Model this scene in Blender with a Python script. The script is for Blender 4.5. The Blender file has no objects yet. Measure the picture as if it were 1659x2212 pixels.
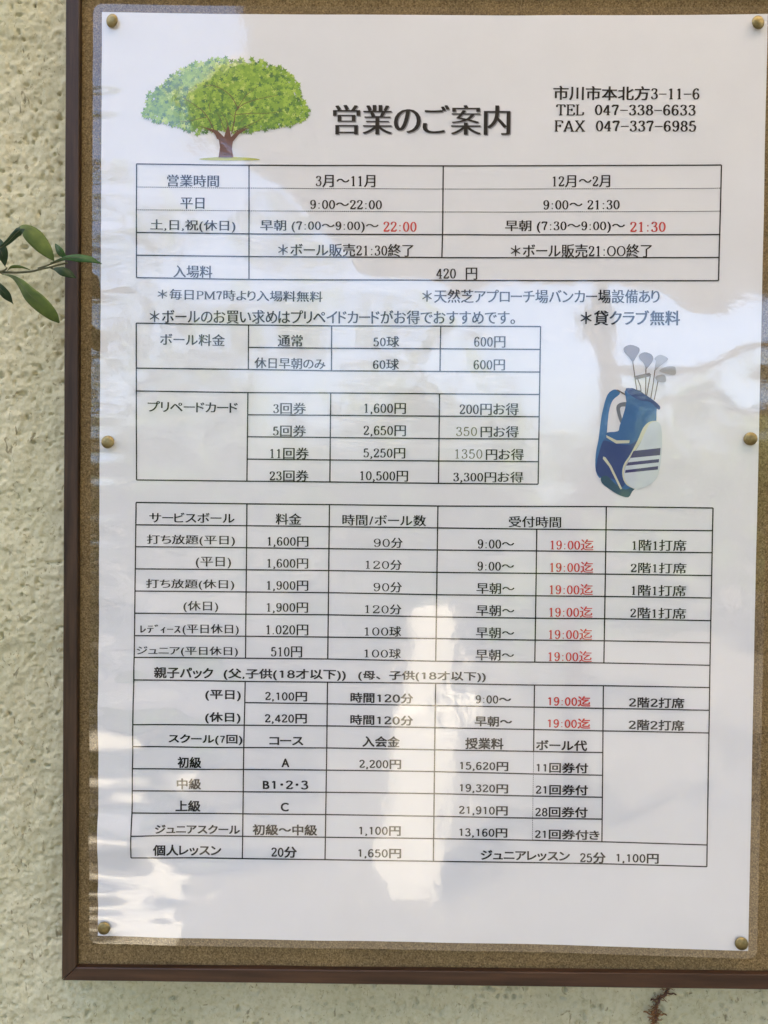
import bpy, bmesh, math, random
import numpy as np
from mathutils import Vector, noise

# ------------------------------------------------------------------ camera, sky, sun, exposure
scene = bpy.context.scene
col = scene.collection
rad = math.radians

cam_data = bpy.data.cameras.new('camera')
cam = bpy.data.objects.new('camera', cam_data)
col.objects.link(cam)
cam.location = (-0.0130977, -0.36484929, -0.00620146)
cam.rotation_euler = (1.55186566, -0.01228814, 0.01655436)
cam_data.sensor_fit = 'VERTICAL'
cam_data.angle = 2*math.atan(1106.0/1736.0)
cam_data.clip_start = 0.02
cam_data.clip_end = 500
scene.camera = cam

SUN_DIR = Vector((-0.55, 0.50, 0.67)).normalized()      # towards the sun: behind the wall, to the left
world = bpy.data.worlds.new('World'); scene.world = world
world.use_nodes = True
wn = world.node_tree; wn.nodes.clear()
sky = wn.nodes.new('ShaderNodeTexSky'); sky.sky_type = 'NISHITA'; sky.sun_disc = False
sky.sun_elevation = math.asin(SUN_DIR.z); sky.sun_rotation = math.atan2(SUN_DIR.x, SUN_DIR.y)
sky.air_density = 0.7; sky.dust_density = 5.0; sky.ozone_density = 1.0
bg = wn.nodes.new('ShaderNodeBackground'); bg.inputs['Strength'].default_value = 0.15
wo = wn.nodes.new('ShaderNodeOutputWorld')
wn.links.new(sky.outputs[0], bg.inputs['Color']); wn.links.new(bg.outputs[0], wo.inputs['Surface'])

sun_data = bpy.data.lights.new('sun', 'SUN'); sun_data.energy = 3.2; sun_data.angle = rad(0.53)
sun_data.color = (1.0, 0.93, 0.82)
sun = bpy.data.objects.new('sun', sun_data); col.objects.link(sun)
sun.rotation_euler = SUN_DIR.to_track_quat('Z', 'Y').to_euler()

scene.view_settings.view_transform = 'Standard'; scene.view_settings.look = 'None'
scene.view_settings.gamma = 1; scene.view_settings.use_curve_mapping = False
scene.view_settings.exposure = 2.9

# ------------------------------------------------------------------ measured data (millimetres on the board)
TEXTS = [
    (0, '営業のご案内', -4.36, 163.34, 79.66, 13.25, 0.17, 'T', 'k'),
    (9, '市川市本北方3-11-6', 86.85, 175.34, 64.83, 6.33, -0.24, 'B', 'k'),
    (9, 'TEL', 62.04, 167.93, 12.68, 4.91, -0.11, 'B', 'k'),
    (9, '047-338-6633', 95.39, 167.9, 44.66, 4.83, -0.24, 'B', 'k'),
    (9, 'FAX', 62.11, 160.79, 13.61, 5.01, -0.08, 'B', 'k'),
    (9, '047-337-6985', 95.83, 160.77, 44.47, 4.94, -0.21, 'B', 'k'),
    (1, '営業時間', -107.08, 135.35, 23.41, 5.36, 0.1, 'M', 'k'),
    (1, '3月～11月', -38.21, 135.82, 26.94, 5.47, 0.19, 'M', 'k'),
    (1, '12月～2月', 67.57, 136.3, 25.79, 5.37, 0.31, 'M', 'k'),
    (1, '平日', -107.21, 125.18, 10.87, 5.1, 0.22, 'M', 'k'),
    (1, '9:00～22:00', -37.88, 125.26, 32.39, 4.16, 0.14, 'M', 'k'),
    (1, '9:00～ 21:30', 67.85, 125.84, 34.06, 4.22, 0.35, 'M', 'k'),
    (1, '土,日,祝(休日)', -106.92, 115.0, 38.49, 5.55, -0.02, 'M', 'k'),
    (1, '早朝 (7:00～9:00)～', -49.79, 115.5, 53.54, 5.62, 0.32, 'M', 'k'),
    (1, '22:00', -13.43, 115.6, 15.03, 4.51, 0.22, 'M', 'r'),
    (1, '早朝 (7:30～9:00)～', 60.68, 116.22, 53.56, 5.74, 0.27, 'M', 'k'),
    (1, '21:30', 97.57, 116.12, 15.81, 4.52, 0.16, 'M', 'r'),
    (1, '＊ボール販売21:30終了', -37.75, 104.91, 61.07, 5.74, 0.24, 'M', 'k'),
    (1, '＊ボール販売21:ＯＯ終了', 68.09, 105.4, 63.02, 5.94, 0.29, 'M', 'k'),
    (1, '入場料', -106.76, 94.51, 17.59, 5.54, -0.25, 'M', 'k'),
    (1, '420', 7.61, 94.79, 8.97, 4.56, 0.38, 'M', 'k'),
    (1, '円', 19.07, 94.87, 5.21, 5.39, 0.35, 'M', 'k'),
    (7, '＊毎日PM7時より入場料無料', -85.3, 84.03, 74.62, 4.82, -0.29, 'M', 'k'),
    (7, '＊天然芝アプローチ場バンカー場設備あり', 50.2, 84.91, 106.39, 6.13, 0.32, 'M', 'k'),
    (7, '＊ボールのお買い求めはプリペイドカードがお得でおすすめです。', -43.59, 74.77, 165.13, 6.25, 0.43, 'M', 'k'),
    (7, '＊貸クラブ無料', 90.49, 75.52, 44.31, 6.74, 0.21, 'B', 'k'),
    (2, 'ボール料金', -106.73, 63.84, 29.37, 5.34, -0.3, 'M', 'k'),
    (2, '通常', -62.46, 63.93, 11.33, 5.32, 0.08, 'M', 'k'),
    (2, '50球', -18.95, 63.96, 11.73, 4.95, 0.28, 'M', 'k'),
    (2, '600円', 27.74, 64.28, 14.17, 5.12, 0.16, 'M', 'k'),
    (2, '休日早朝のみ', -62.46, 53.7, 32.12, 4.92, -0.29, 'M', 'k'),
    (2, '60球', -18.98, 53.74, 11.84, 4.95, 0.26, 'M', 'k'),
    (2, '600円', 27.69, 53.97, 14.18, 4.92, 0.19, 'M', 'k'),
    (2, 'プリペードカード', -106.44, 33.5, 40.86, 4.84, -0.16, 'M', 'k'),
    (2, '3回券', -62.46, 33.39, 14.92, 5.14, 0.27, 'M', 'k'),
    (2, '1,600円', -19.16, 33.67, 18.98, 5.29, 0.18, 'M', 'k'),
    (2, '200円お得', 27.88, 34.05, 26.72, 5.49, 0.26, 'M', 'k'),
    (2, '5回券', -62.41, 23.23, 15.03, 5.1, 0.13, 'M', 'k'),
    (2, '2,650円', -19.19, 23.62, 19.31, 5.25, 0.06, 'M', 'k'),
    (2, '350', 17.89, 23.81, 9.41, 4.14, 0.38, 'W', 'o'),
    (2, '円お得', 32.78, 23.87, 17.22, 5.15, 0.37, 'M', 'k'),
    (2, '11回券', -62.36, 13.05, 17.67, 5.27, 0.07, 'M', 'k'),
    (2, '5,250円', -19.22, 13.45, 19.0, 5.06, 0.13, 'M', 'k'),
    (2, '1350', 18.98, 13.68, 12.34, 4.31, 0.24, 'W', 'o'),
    (2, '円お得', 35.28, 13.65, 17.12, 5.11, 0.24, 'M', 'k'),
    (2, '23回券', -62.42, 2.86, 17.79, 5.1, 0.18, 'M', 'k'),
    (2, '10,500円', -19.25, 3.07, 21.85, 5.18, -0.05, 'M', 'k'),
    (2, '3,300円お得', 27.97, 3.21, 31.67, 5.18, 0.2, 'M', 'k'),
    (3, 'サービスボール', -106.4, -16.83, 38.8, 4.52, 0.23, 'M', 'k'),
    (3, '料金', -62.42, -16.89, 11.76, 5.17, 0.07, 'M', 'k'),
    (3, '時間/ボール数', -18.91, -16.89, 38.08, 5.03, 0.07, 'M', 'k'),
    (3, '受付時間', 49.31, -16.7, 23.58, 5.04, 0.02, 'M', 'k'),
    (3, '打ち放題(平日)', -106.81, -27.13, 40.15, 4.95, 0.16, 'M', 'k'),
    (3, '(平日)', -96.51, -37.14, 16.14, 5.19, 0.24, 'M', 'k'),
    (3, '打ち放題(休日)', -106.97, -47.28, 40.19, 4.84, 0.23, 'M', 'k'),
    (3, '(休日)', -102.06, -57.31, 15.9, 5.14, 0.19, 'M', 'k'),
    (3, 'ﾚﾃﾞｨｰｽ', -120.42, -67.7, 18.43, 3.94, 0.43, 'M', 'k'),
    (3, '(平日休日)', -97.49, -67.74, 25.73, 4.97, 0.46, 'M', 'k'),
    (3, 'ジュニア(平日休日)', -108.1, -77.88, 46.27, 4.66, 0.31, 'M', 'k'),
    (3, '1,600円', -62.62, -27.24, 18.7, 4.89, 0.08, 'M', 'k'),
    (3, '1,600円', -62.65, -37.23, 18.79, 4.95, 0.19, 'M', 'k'),
    (3, '1,900円', -62.6, -47.34, 18.99, 4.99, 0.2, 'M', 'k'),
    (3, '1,900円', -62.6, -57.38, 18.96, 5.01, 0.31, 'M', 'k'),
    (3, '1.020円', -62.54, -67.44, 19.29, 4.97, 0.13, 'M', 'k'),
    (3, '510円', -62.74, -77.5, 14.25, 5.06, 0.24, 'M', 'k'),
    (3, '90分', -16.96, -27.07, 13.11, 4.69, 0.06, 'W', 'k'),
    (3, '120分', -18.97, -37.11, 16.63, 4.57, -0.19, 'W', 'k'),
    (3, '90分', -16.98, -47.26, 12.91, 4.73, -0.24, 'W', 'k'),
    (3, '120分', -18.93, -57.37, 16.65, 4.55, -0.24, 'W', 'k'),
    (3, '100球', -18.95, -67.46, 16.78, 4.76, 0.12, 'W', 'k'),
    (3, '100球', -18.95, -77.56, 16.77, 4.54, -0.27, 'W', 'k'),
    (3, '9:00～', 31.86, -27.01, 16.51, 4.18, 0.26, 'M', 'k'),
    (3, '9:00～', 31.9, -37.07, 16.54, 4.12, 0.3, 'M', 'k'),
    (3, '早朝～', 31.9, -47.1, 17.18, 5.09, 0.28, 'M', 'k'),
    (3, '早朝～', 31.96, -57.14, 17.25, 5.06, 0.2, 'M', 'k'),
    (3, '早朝～', 32.01, -67.26, 17.32, 5.03, 0.1, 'M', 'k'),
    (3, '早朝～', 32.07, -77.39, 17.4, 5.15, 0.51, 'M', 'k'),
    (3, '19:00迄', 66.05, -26.8, 19.45, 5.0, 0.1, 'M', 'r'),
    (3, '19:00迄', 66.05, -36.93, 19.5, 5.02, 0.18, 'M', 'r'),
    (3, '19:00迄', 66.05, -47.03, 19.55, 5.04, 0.26, 'M', 'r'),
    (3, '19:00迄', 66.06, -57.24, 19.6, 5.08, 0.42, 'M', 'r'),
    (3, '19:00迄', 66.06, -67.34, 19.65, 5.04, 0.3, 'M', 'r'),
    (3, '19:00迄', 66.06, -77.45, 19.71, 5.0, 0.23, 'M', 'r'),
    (3, '1階1打席', 105.25, -26.51, 24.25, 5.09, 0.26, 'M', 'k'),
    (3, '2階1打席', 105.1, -36.79, 24.95, 4.82, 0.03, 'M', 'k'),
    (3, '1階1打席', 105.36, -46.96, 24.4, 5.04, 0.06, 'M', 'k'),
    (3, '2階1打席', 105.3, -57.2, 25.04, 4.96, -0.14, 'M', 'k'),
    (3, '親子パック', -109.78, -87.82, 27.06, 5.14, -0.1, 'G', 'k'),
    (3, '(父,子供(18才以下))', -63.5, -87.95, 55.91, 5.29, 0.34, 'G', 'k'),
    (3, '(母、子供(18才以下))', -0.89, -87.71, 58.05, 4.85, 0.37, 'G', 'k'),
    (3, '(平日)', -91.61, -97.94, 16.29, 4.97, -0.06, 'G', 'k'),
    (3, '(休日)', -91.58, -108.17, 16.2, 5.18, 0.35, 'G', 'k'),
    (3, 'スクール(7回)', -99.46, -118.25, 33.91, 4.72, 0.26, 'G', 'k'),
    (3, '初級', -106.66, -128.78, 10.91, 5.16, 0.39, 'G', 'k'),
    (3, '中級', -106.9, -138.81, 11.13, 5.15, 0.32, 'G', 'k'),
    (3, '上級', -107.31, -149.1, 11.47, 5.21, 0.39, 'G', 'k'),
    (3, 'ジュニアスクール', -102.8, -159.79, 38.9, 4.24, 0.21, 'G', 'k'),
    (3, '個人レッスン', -107.5, -169.58, 31.27, 5.04, 0.32, 'G', 'k'),
    (3, '2,100円', -62.74, -98.08, 19.23, 4.72, 0.01, 'G', 'k'),
    (3, '2,420円', -62.73, -108.23, 19.26, 4.74, 0.37, 'G', 'k'),
    (3, 'コース', -62.39, -118.39, 15.61, 3.85, 0.58, 'G', 'k'),
    (3, 'A', -62.71, -128.42, 3.62, 4.02, 0.4, 'G', 'k'),
    (3, 'B1･2･3', -62.58, -138.59, 20.86, 4.12, 0.57, 'G', 'k'),
    (3, 'C', -62.84, -148.8, 3.67, 4.05, 0.52, 'G', 'k'),
    (3, '初級～中級', -62.68, -159.34, 29.65, 5.06, 0.59, 'G', 'k'),
    (3, '20分', -62.94, -169.6, 11.74, 5.15, 0.44, 'G', 'k'),
    (3, '時間120分', -19.03, -97.98, 28.61, 4.69, -0.03, 'G', 'k'),
    (3, '時間120分', -18.98, -108.09, 28.61, 4.63, -0.01, 'G', 'k'),
    (3, '入会金', -19.09, -117.97, 17.14, 5.03, 0.01, 'G', 'k'),
    (3, '2,200円', -19.37, -128.5, 19.16, 4.65, 0.23, 'G', 'k'),
    (3, '1,100円', -19.15, -159.14, 19.13, 4.77, 0.29, 'G', 'k'),
    (3, '1,650円', -19.13, -169.5, 19.73, 4.69, 0.09, 'G', 'k'),
    (3, '9:00～', 31.73, -97.73, 16.13, 3.88, 0.23, 'G', 'k'),
    (3, '早朝～', 31.89, -107.75, 16.96, 4.79, 0.07, 'G', 'k'),
    (3, '授業料', 27.95, -117.99, 17.42, 5.23, 0.15, 'G', 'k'),
    (3, '15,620円', 27.95, -128.45, 22.11, 4.48, -0.22, 'G', 'k'),
    (3, '19,320円', 28.0, -138.69, 22.12, 4.45, -0.27, 'G', 'k'),
    (3, '21,910円', 27.92, -148.85, 22.21, 4.59, 0.11, 'G', 'k'),
    (3, '13,160円', 28.06, -159.07, 21.97, 4.61, 0.17, 'G', 'k'),
    (3, '19:00迄', 66.04, -97.85, 19.23, 4.76, -0.08, 'G', 'r'),
    (3, '19:00迄', 66.11, -107.97, 19.3, 4.67, -0.19, 'G', 'r'),
    (3, 'ボール代', 62.96, -118.14, 23.15, 4.84, 0.15, 'G', 'k'),
    (3, '11回券付', 63.4, -128.35, 23.46, 4.71, 0.04, 'G', 'k'),
    (3, '21回券付', 63.4, -138.48, 23.68, 4.76, 0.2, 'G', 'k'),
    (3, '28回券付', 63.39, -148.71, 23.75, 4.83, 0.4, 'G', 'k'),
    (3, '21回券付き', 66.18, -158.97, 29.29, 4.55, 0.06, 'G', 'k'),
    (3, '2階2打席', 105.39, -97.86, 24.89, 4.85, 0.08, 'G', 'k'),
    (3, '2階2打席', 105.52, -108.07, 25.02, 4.86, 0.06, 'G', 'k'),
    (3, 'ジュニアレッスン', 47.35, -169.14, 40.5, 4.67, 0.39, 'G', 'k'),
    (3, '25分', 78.0, -169.36, 11.62, 5.12, 0.5, 'G', 'k'),
    (3, '1,100円', 98.11, -169.27, 19.18, 4.81, 0.04, 'G', 'k'),
]
GRID = [
    (1, 's', [(-132.71, 142.59), (-81.85, 142.57), (5.7, 142.94), (129.56, 143.54)]),
    (1, 'd', [(-132.54, 132.23), (-81.76, 132.31), (5.73, 132.61), (129.46, 133.3)]),
    (1, 'd', [(-132.48, 121.95), (-81.66, 122.14), (5.87, 122.36), (129.46, 123.14)]),
    (1, 's', [(-132.41, 111.77), (-81.57, 111.76), (5.8, 112.21), (129.46, 112.77)]),
    (1, 's', [(-132.34, 101.58), (-81.48, 101.57), (5.63, 101.94), (129.36, 102.59)]),
    (1, 's', [(-132.28, 91.48), (-81.38, 91.26), (6.29, 91.77), (129.36, 92.3)]),
    (1, 's', [(-132.61, 142.59), (-132.28, 91.48)]),
    (1, 's', [(-81.85, 142.57), (-81.38, 91.26)]),
    (1, 's', [(5.7, 142.94), (5.8, 112.21), (5.63, 101.94)]),
    (1, 's', [(129.56, 143.54), (129.36, 92.3)]),
    (2, 's', [(-132.29, 71.02), (-81.4, 70.76), (-43.76, 70.83), (5.53, 71.17), (50.52, 71.4)]),
    (2, 's', [(-81.38, 60.67), (-43.75, 60.73), (5.46, 60.98), (50.48, 61.11)]),
    (2, 's', [(-132.06, 50.71), (-81.33, 50.74), (-43.64, 50.55), (5.49, 50.78), (50.35, 50.94)]),
    (2, 's', [(-132.05, 40.41), (-81.46, 40.28), (-43.86, 40.55), (5.44, 40.7), (50.26, 40.82)]),
    (2, 's', [(-81.46, 30.26), (-43.88, 30.44), (5.45, 30.6), (50.33, 30.81)]),
    (2, 's', [(-81.47, 20.3), (-43.83, 20.38), (5.49, 20.44), (50.41, 20.73)]),
    (2, 's', [(-81.48, 10.15), (-43.82, 10.21), (5.52, 10.32), (50.45, 10.52)]),
    (2, 's', [(-131.73, 0.08), (-81.56, 0.11), (-43.82, 0.23), (5.49, 0.19), (50.53, 0.35)]),
    (2, 's', [(-132.29, 71.02), (-131.73, 0.08)]),
    (2, 's', [(-81.4, 70.76), (-81.33, 50.74)]),
    (2, 's', [(-43.76, 70.83), (-43.64, 50.55)]),
    (2, 's', [(5.53, 71.17), (5.49, 50.78)]),
    (2, 's', [(50.52, 71.4), (50.53, 0.35)]),
    (2, 's', [(-81.46, 40.28), (-81.56, 0.11)]),
    (2, 's', [(-43.86, 40.55), (-43.82, 0.23)]),
    (2, 's', [(5.44, 40.7), (5.49, 0.19)]),
    (3, 's', [(-131.83, -10.15), (-81.45, -10.18), (-43.89, -10.05), (5.38, -10.09), (50.0, -9.72), (81.28, -9.41), (128.88, -9.43)]),
    (3, 's', [(-131.92, -20.34), (-81.45, -20.14), (-43.89, -20.09), (5.37, -20.03), (50.03, -20.01), (81.3, -19.87), (128.88, -19.64)]),
    (3, 's', [(-132.02, -30.32), (-81.45, -30.18), (-43.9, -30.12), (5.36, -30.06), (50.06, -29.85), (81.31, -29.79), (128.89, -29.56)]),
    (3, 's', [(-132.11, -40.43), (-81.46, -40.23), (-43.9, -40.1), (5.35, -40.25), (50.09, -40.02), (81.33, -39.91), (128.9, -39.87)]),
    (3, 's', [(-132.2, -50.56), (-81.46, -50.35), (-43.9, -50.21), (5.35, -50.41), (50.12, -50.19), (81.34, -50.04), (128.9, -49.98)]),
    (3, 's', [(-132.29, -60.69), (-81.46, -60.52), (-43.9, -60.31), (5.34, -60.52), (50.16, -60.36), (81.36, -60.12), (128.91, -60.23)]),
    (3, 's', [(-132.38, -71.0), (-81.46, -70.6), (-43.9, -70.51), (5.33, -70.4), (50.18, -70.32), (81.37, -70.15), (128.91, -70.28)]),
    (3, 's', [(-132.48, -80.97), (-81.46, -80.69), (-43.9, -80.53), (5.32, -80.76), (50.21, -80.36), (81.39, -80.23), (128.92, -80.46)]),
    (3, 's', [(-132.57, -91.28), (-81.46, -91.36), (-43.9, -91.13), (5.31, -90.84), (50.25, -90.81), (81.41, -90.59), (128.92, -90.55)]),
    (3, 's', [(-81.65, -101.05), (-43.87, -101.04), (5.41, -101.07), (50.27, -100.89), (81.45, -100.93), (129.03, -100.84)]),
    (3, 's', [(-132.59, -111.68), (-81.78, -111.41), (-43.86, -111.16), (5.38, -111.16), (50.3, -111.11), (81.53, -111.2), (129.08, -111.14)]),
    (3, 's', [(-132.68, -121.88), (-81.84, -121.67), (-43.9, -121.28), (5.4, -121.27), (50.33, -121.15), (81.62, -121.05)]),
    (3, 's', [(-132.77, -132.09), (-81.9, -131.75), (-43.94, -131.48), (5.42, -131.28), (50.36, -131.45), (81.71, -131.41)]),
    (3, 's', [(-132.86, -142.35), (-81.96, -142.07), (-43.98, -141.69), (5.44, -141.43), (50.39, -141.64), (81.79, -141.51)]),
    (3, 's', [(-132.95, -152.64), (-82.02, -152.3), (-44.02, -151.95), (5.46, -151.86), (50.42, -151.77), (81.88, -151.54)]),
    (3, 's', [(-133.05, -162.95), (-82.08, -162.77), (-44.06, -162.38), (5.48, -162.12), (50.45, -161.98), (81.97, -161.94), (129.35, -162.12)]),
    (3, 's', [(-133.14, -173.24), (-82.14, -172.96), (-44.1, -172.66), (5.5, -172.58), (50.61, -172.32), (82.14, -172.06), (129.27, -172.0)]),
    (3, 's', [(-131.83, -10.15), (-132.22, -64.21), (-132.65, -118.57), (-133.14, -173.24)]),
    (3, 's', [(-81.45, -10.18), (-81.45, -33.63), (-81.46, -57.13), (-81.46, -80.69)]),
    (3, 's', [(-81.54, -91.36), (-81.82, -118.49), (-81.98, -145.68), (-82.14, -172.96)]),
    (3, 's', [(-43.89, -10.05), (-43.9, -33.49), (-43.9, -56.98), (-43.9, -80.53)]),
    (3, 's', [(-43.89, -91.13), (-43.89, -118.23), (-43.99, -145.41), (-44.1, -172.66)]),
    (3, 's', [(5.38, -10.09), (5.36, -33.59), (5.34, -57.15), (5.32, -80.76)]),
    (3, 's', [(5.44, -90.83), (5.39, -118.01), (5.45, -145.25), (5.5, -172.58)]),
    (3, 's', [(50.16, -20.01), (50.18, -40.08), (50.2, -60.2), (50.21, -80.36)]),
    (3, 's', [(50.24, -90.81), (50.27, -100.91), (50.3, -111.02), (50.33, -121.15)]),
    (3, 'd', [(50.33, -121.15), (50.37, -134.74), (50.41, -148.35), (50.45, -161.98)]),
    (3, 's', [(81.28, -9.41), (81.31, -32.96), (81.35, -56.57), (81.39, -80.23)]),
    (3, 's', [(81.36, -90.59), (81.56, -114.32), (81.76, -138.1), (81.97, -161.94)]),
    (3, 's', [(128.87, -9.43), (128.91, -63.32), (129.11, -117.51), (129.27, -172.0)]),
]
TACKS = [
    (-143.29, 205.37),
    (143.65, 205.51),
    (-144.28, 16.99),
    (144.28, 21.72),
    (-145.33, -205.84),
    (144.91, -205.99),
]
LEAVES = [
    ('A', -30.0, [(-182.52, 93.21, 0.33), (-180.25, 94.65, 0.57), (-175.72, 97.45, 0.98), (-171.57, 100.95, 1.38), (-168.55, 102.46, 2.12), (-165.13, 99.99, 3.34), (-161.33, 95.61, 2.93), (-158.67, 92.27, 1.55), (-157.3, 90.26, 0.08)]),
    ('B', -21.0, [(-160.67, 100.3, 0.16), (-159.49, 98.58, 1.06), (-157.93, 96.48, 1.55), (-156.18, 94.58, 0.73), (-155.2, 93.82, 0.12)]),
    ('C', -26.0, [(-160.78, 90.72, 0.16), (-157.72, 91.5, 0.33), (-153.14, 92.37, 0.9), (-148.17, 92.33, 1.71), (-143.58, 91.87, 1.47), (-140.9, 91.14, 0.73), (-139.06, 90.66, 0.08)]),
    ('D', -20.0, [(-162.29, 89.98, 0.12), (-160.27, 89.38, 0.9), (-157.15, 88.33, 1.96), (-154.41, 87.2, 1.47), (-152.07, 86.06, 0.12)]),
    ('E', -32.0, [(-177.91, 84.17, 0.16), (-174.7, 83.38, 0.49), (-171.68, 81.92, 0.98), (-168.28, 78.97, 2.04), (-165.25, 75.28, 3.01), (-161.48, 71.96, 3.34), (-158.07, 68.83, 2.85), (-155.81, 66.43, 1.96), (-154.29, 64.39, 0.33)]),
    ('F', -24.0, [(-186.68, 83.95, 0.33), (-184.36, 82.06, 1.38), (-181.65, 79.42, 1.87), (-179.33, 76.77, 1.71), (-177.39, 73.89, 0.08)]),
    ('G', -22.0, [(-186.59, 102.09, 0.81), (-184.64, 99.43, 2.53), (-182.69, 96.0, 2.85), (-181.91, 92.95, 1.71), (-181.9, 90.08, 0.12)]),
    ('Hh', -25.0, [(-179.45, 87.61, 0.12), (-176.96, 88.69, 0.41), (-173.5, 88.91, 0.57), (-170.04, 88.17, 0.12)]),
]
STEMS = [
    [(-186.83, 86.44), (-182.22, 86.93), (-178.39, 86.96), (-174.55, 86.72), (-168.04, 86.96), (-164.98, 87.67), (-160.77, 88.91), (-156.95, 90.37), (-153.9, 91.3)],
    [(-166.13, 88.41), (-163.07, 89.84), (-159.25, 91.38), (-155.43, 92.16), (-151.61, 92.38)],
    [(-182.22, 87.04), (-180.69, 87.92), (-179.85, 88.95)],
    [(-182.22, 86.66), (-180.84, 85.8)],
    [(-160.77, 88.91), (-159.62, 88.31)],
]
TREE = {
    'crown': [(-128.38, 166.24), (-126.35, 173.09), (-120.34, 178.74), (-113.09, 184.61), (-102.7, 188.45), (-90.2, 189.82), (-77.68, 188.71), (-66.81, 185.3), (-61.33, 179.37), (-59.19, 174.22), (-55.79, 168.06), (-58.24, 162.87), (-66.98, 160.31), (-77.41, 158.97), (-85.75, 158.06), (-96.19, 158.16), (-106.63, 157.62), (-113.95, 159.6), (-122.31, 162.19), (-127.12, 164.19)],
    'trunk': [(-95.67, 145.95), (-95.08, 150.51), (-95.53, 153.61), (-97.85, 156.9), (-102.47, 159.53), (-96.19, 157.95), (-93.24, 155.08), (-92.43, 157.99), (-91.41, 160.48), (-90.55, 157.6), (-90.11, 155.12), (-87.42, 157.84), (-81.59, 159.76), (-86.57, 156.4), (-89.26, 153.06), (-89.65, 149.74), (-88.99, 146.02)],
    'grass': [(-104.44, 145.22), (-98.18, 146.02), (-89.82, 146.26), (-81.46, 145.89), (-76.86, 145.11), (-83.54, 144.73), (-93.99, 144.62), (-101.3, 144.74)],
}
TREE_BRANCHES = [
    ([(-96.16, 154.22), (-98.92, 160.4), (-101.47, 164.92), (-105.04, 168.19), (-112.59, 173.06)], 0.55),
    ([(-100.83, 164.1), (-109.79, 161.93), (-113.96, 161.88)], 0.32),
    ([(-97.85, 157.1), (-102.46, 159.33), (-105.81, 159.91)], 0.42),
    ([(-91.61, 160.07), (-92.47, 162.95), (-94.59, 166.24)], 0.34),
    ([(-92.64, 157.99), (-94.98, 162.93), (-96.68, 166.63)], 0.34),
    ([(-89.91, 156.36), (-88.71, 162.17), (-87.91, 166.72), (-84.19, 170.07), (-77.53, 172.2), (-69.2, 173.93)], 0.55),
    ([(-87.5, 167.55), (-83.8, 173.38), (-80.69, 175.89), (-78.42, 177.97)], 0.32),
    ([(-87.3, 168.38), (-89.63, 172.49), (-92.58, 175.35), (-97.4, 177.78), (-102.62, 178.13)], 0.42),
    ([(-88.88, 157.41), (-83.68, 159.74), (-78.27, 162.27), (-74.95, 164.79)], 0.42),
    ([(-88.32, 165.07), (-81.64, 165.75), (-73.29, 165.84), (-67.04, 166.93)], 0.32),
    ([(-85.79, 162.2), (-80.61, 166.8), (-77.5, 168.9)], 0.21),
    ([(-99.6, 166.6), (-100.04, 169.69), (-98.81, 171.77)], 0.25),
    ([(-96.35, 176.96), (-96.79, 179.44)], 0.25),
    ([(-88.94, 164.23), (-91.67, 166.68)], 0.27),
]
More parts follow.
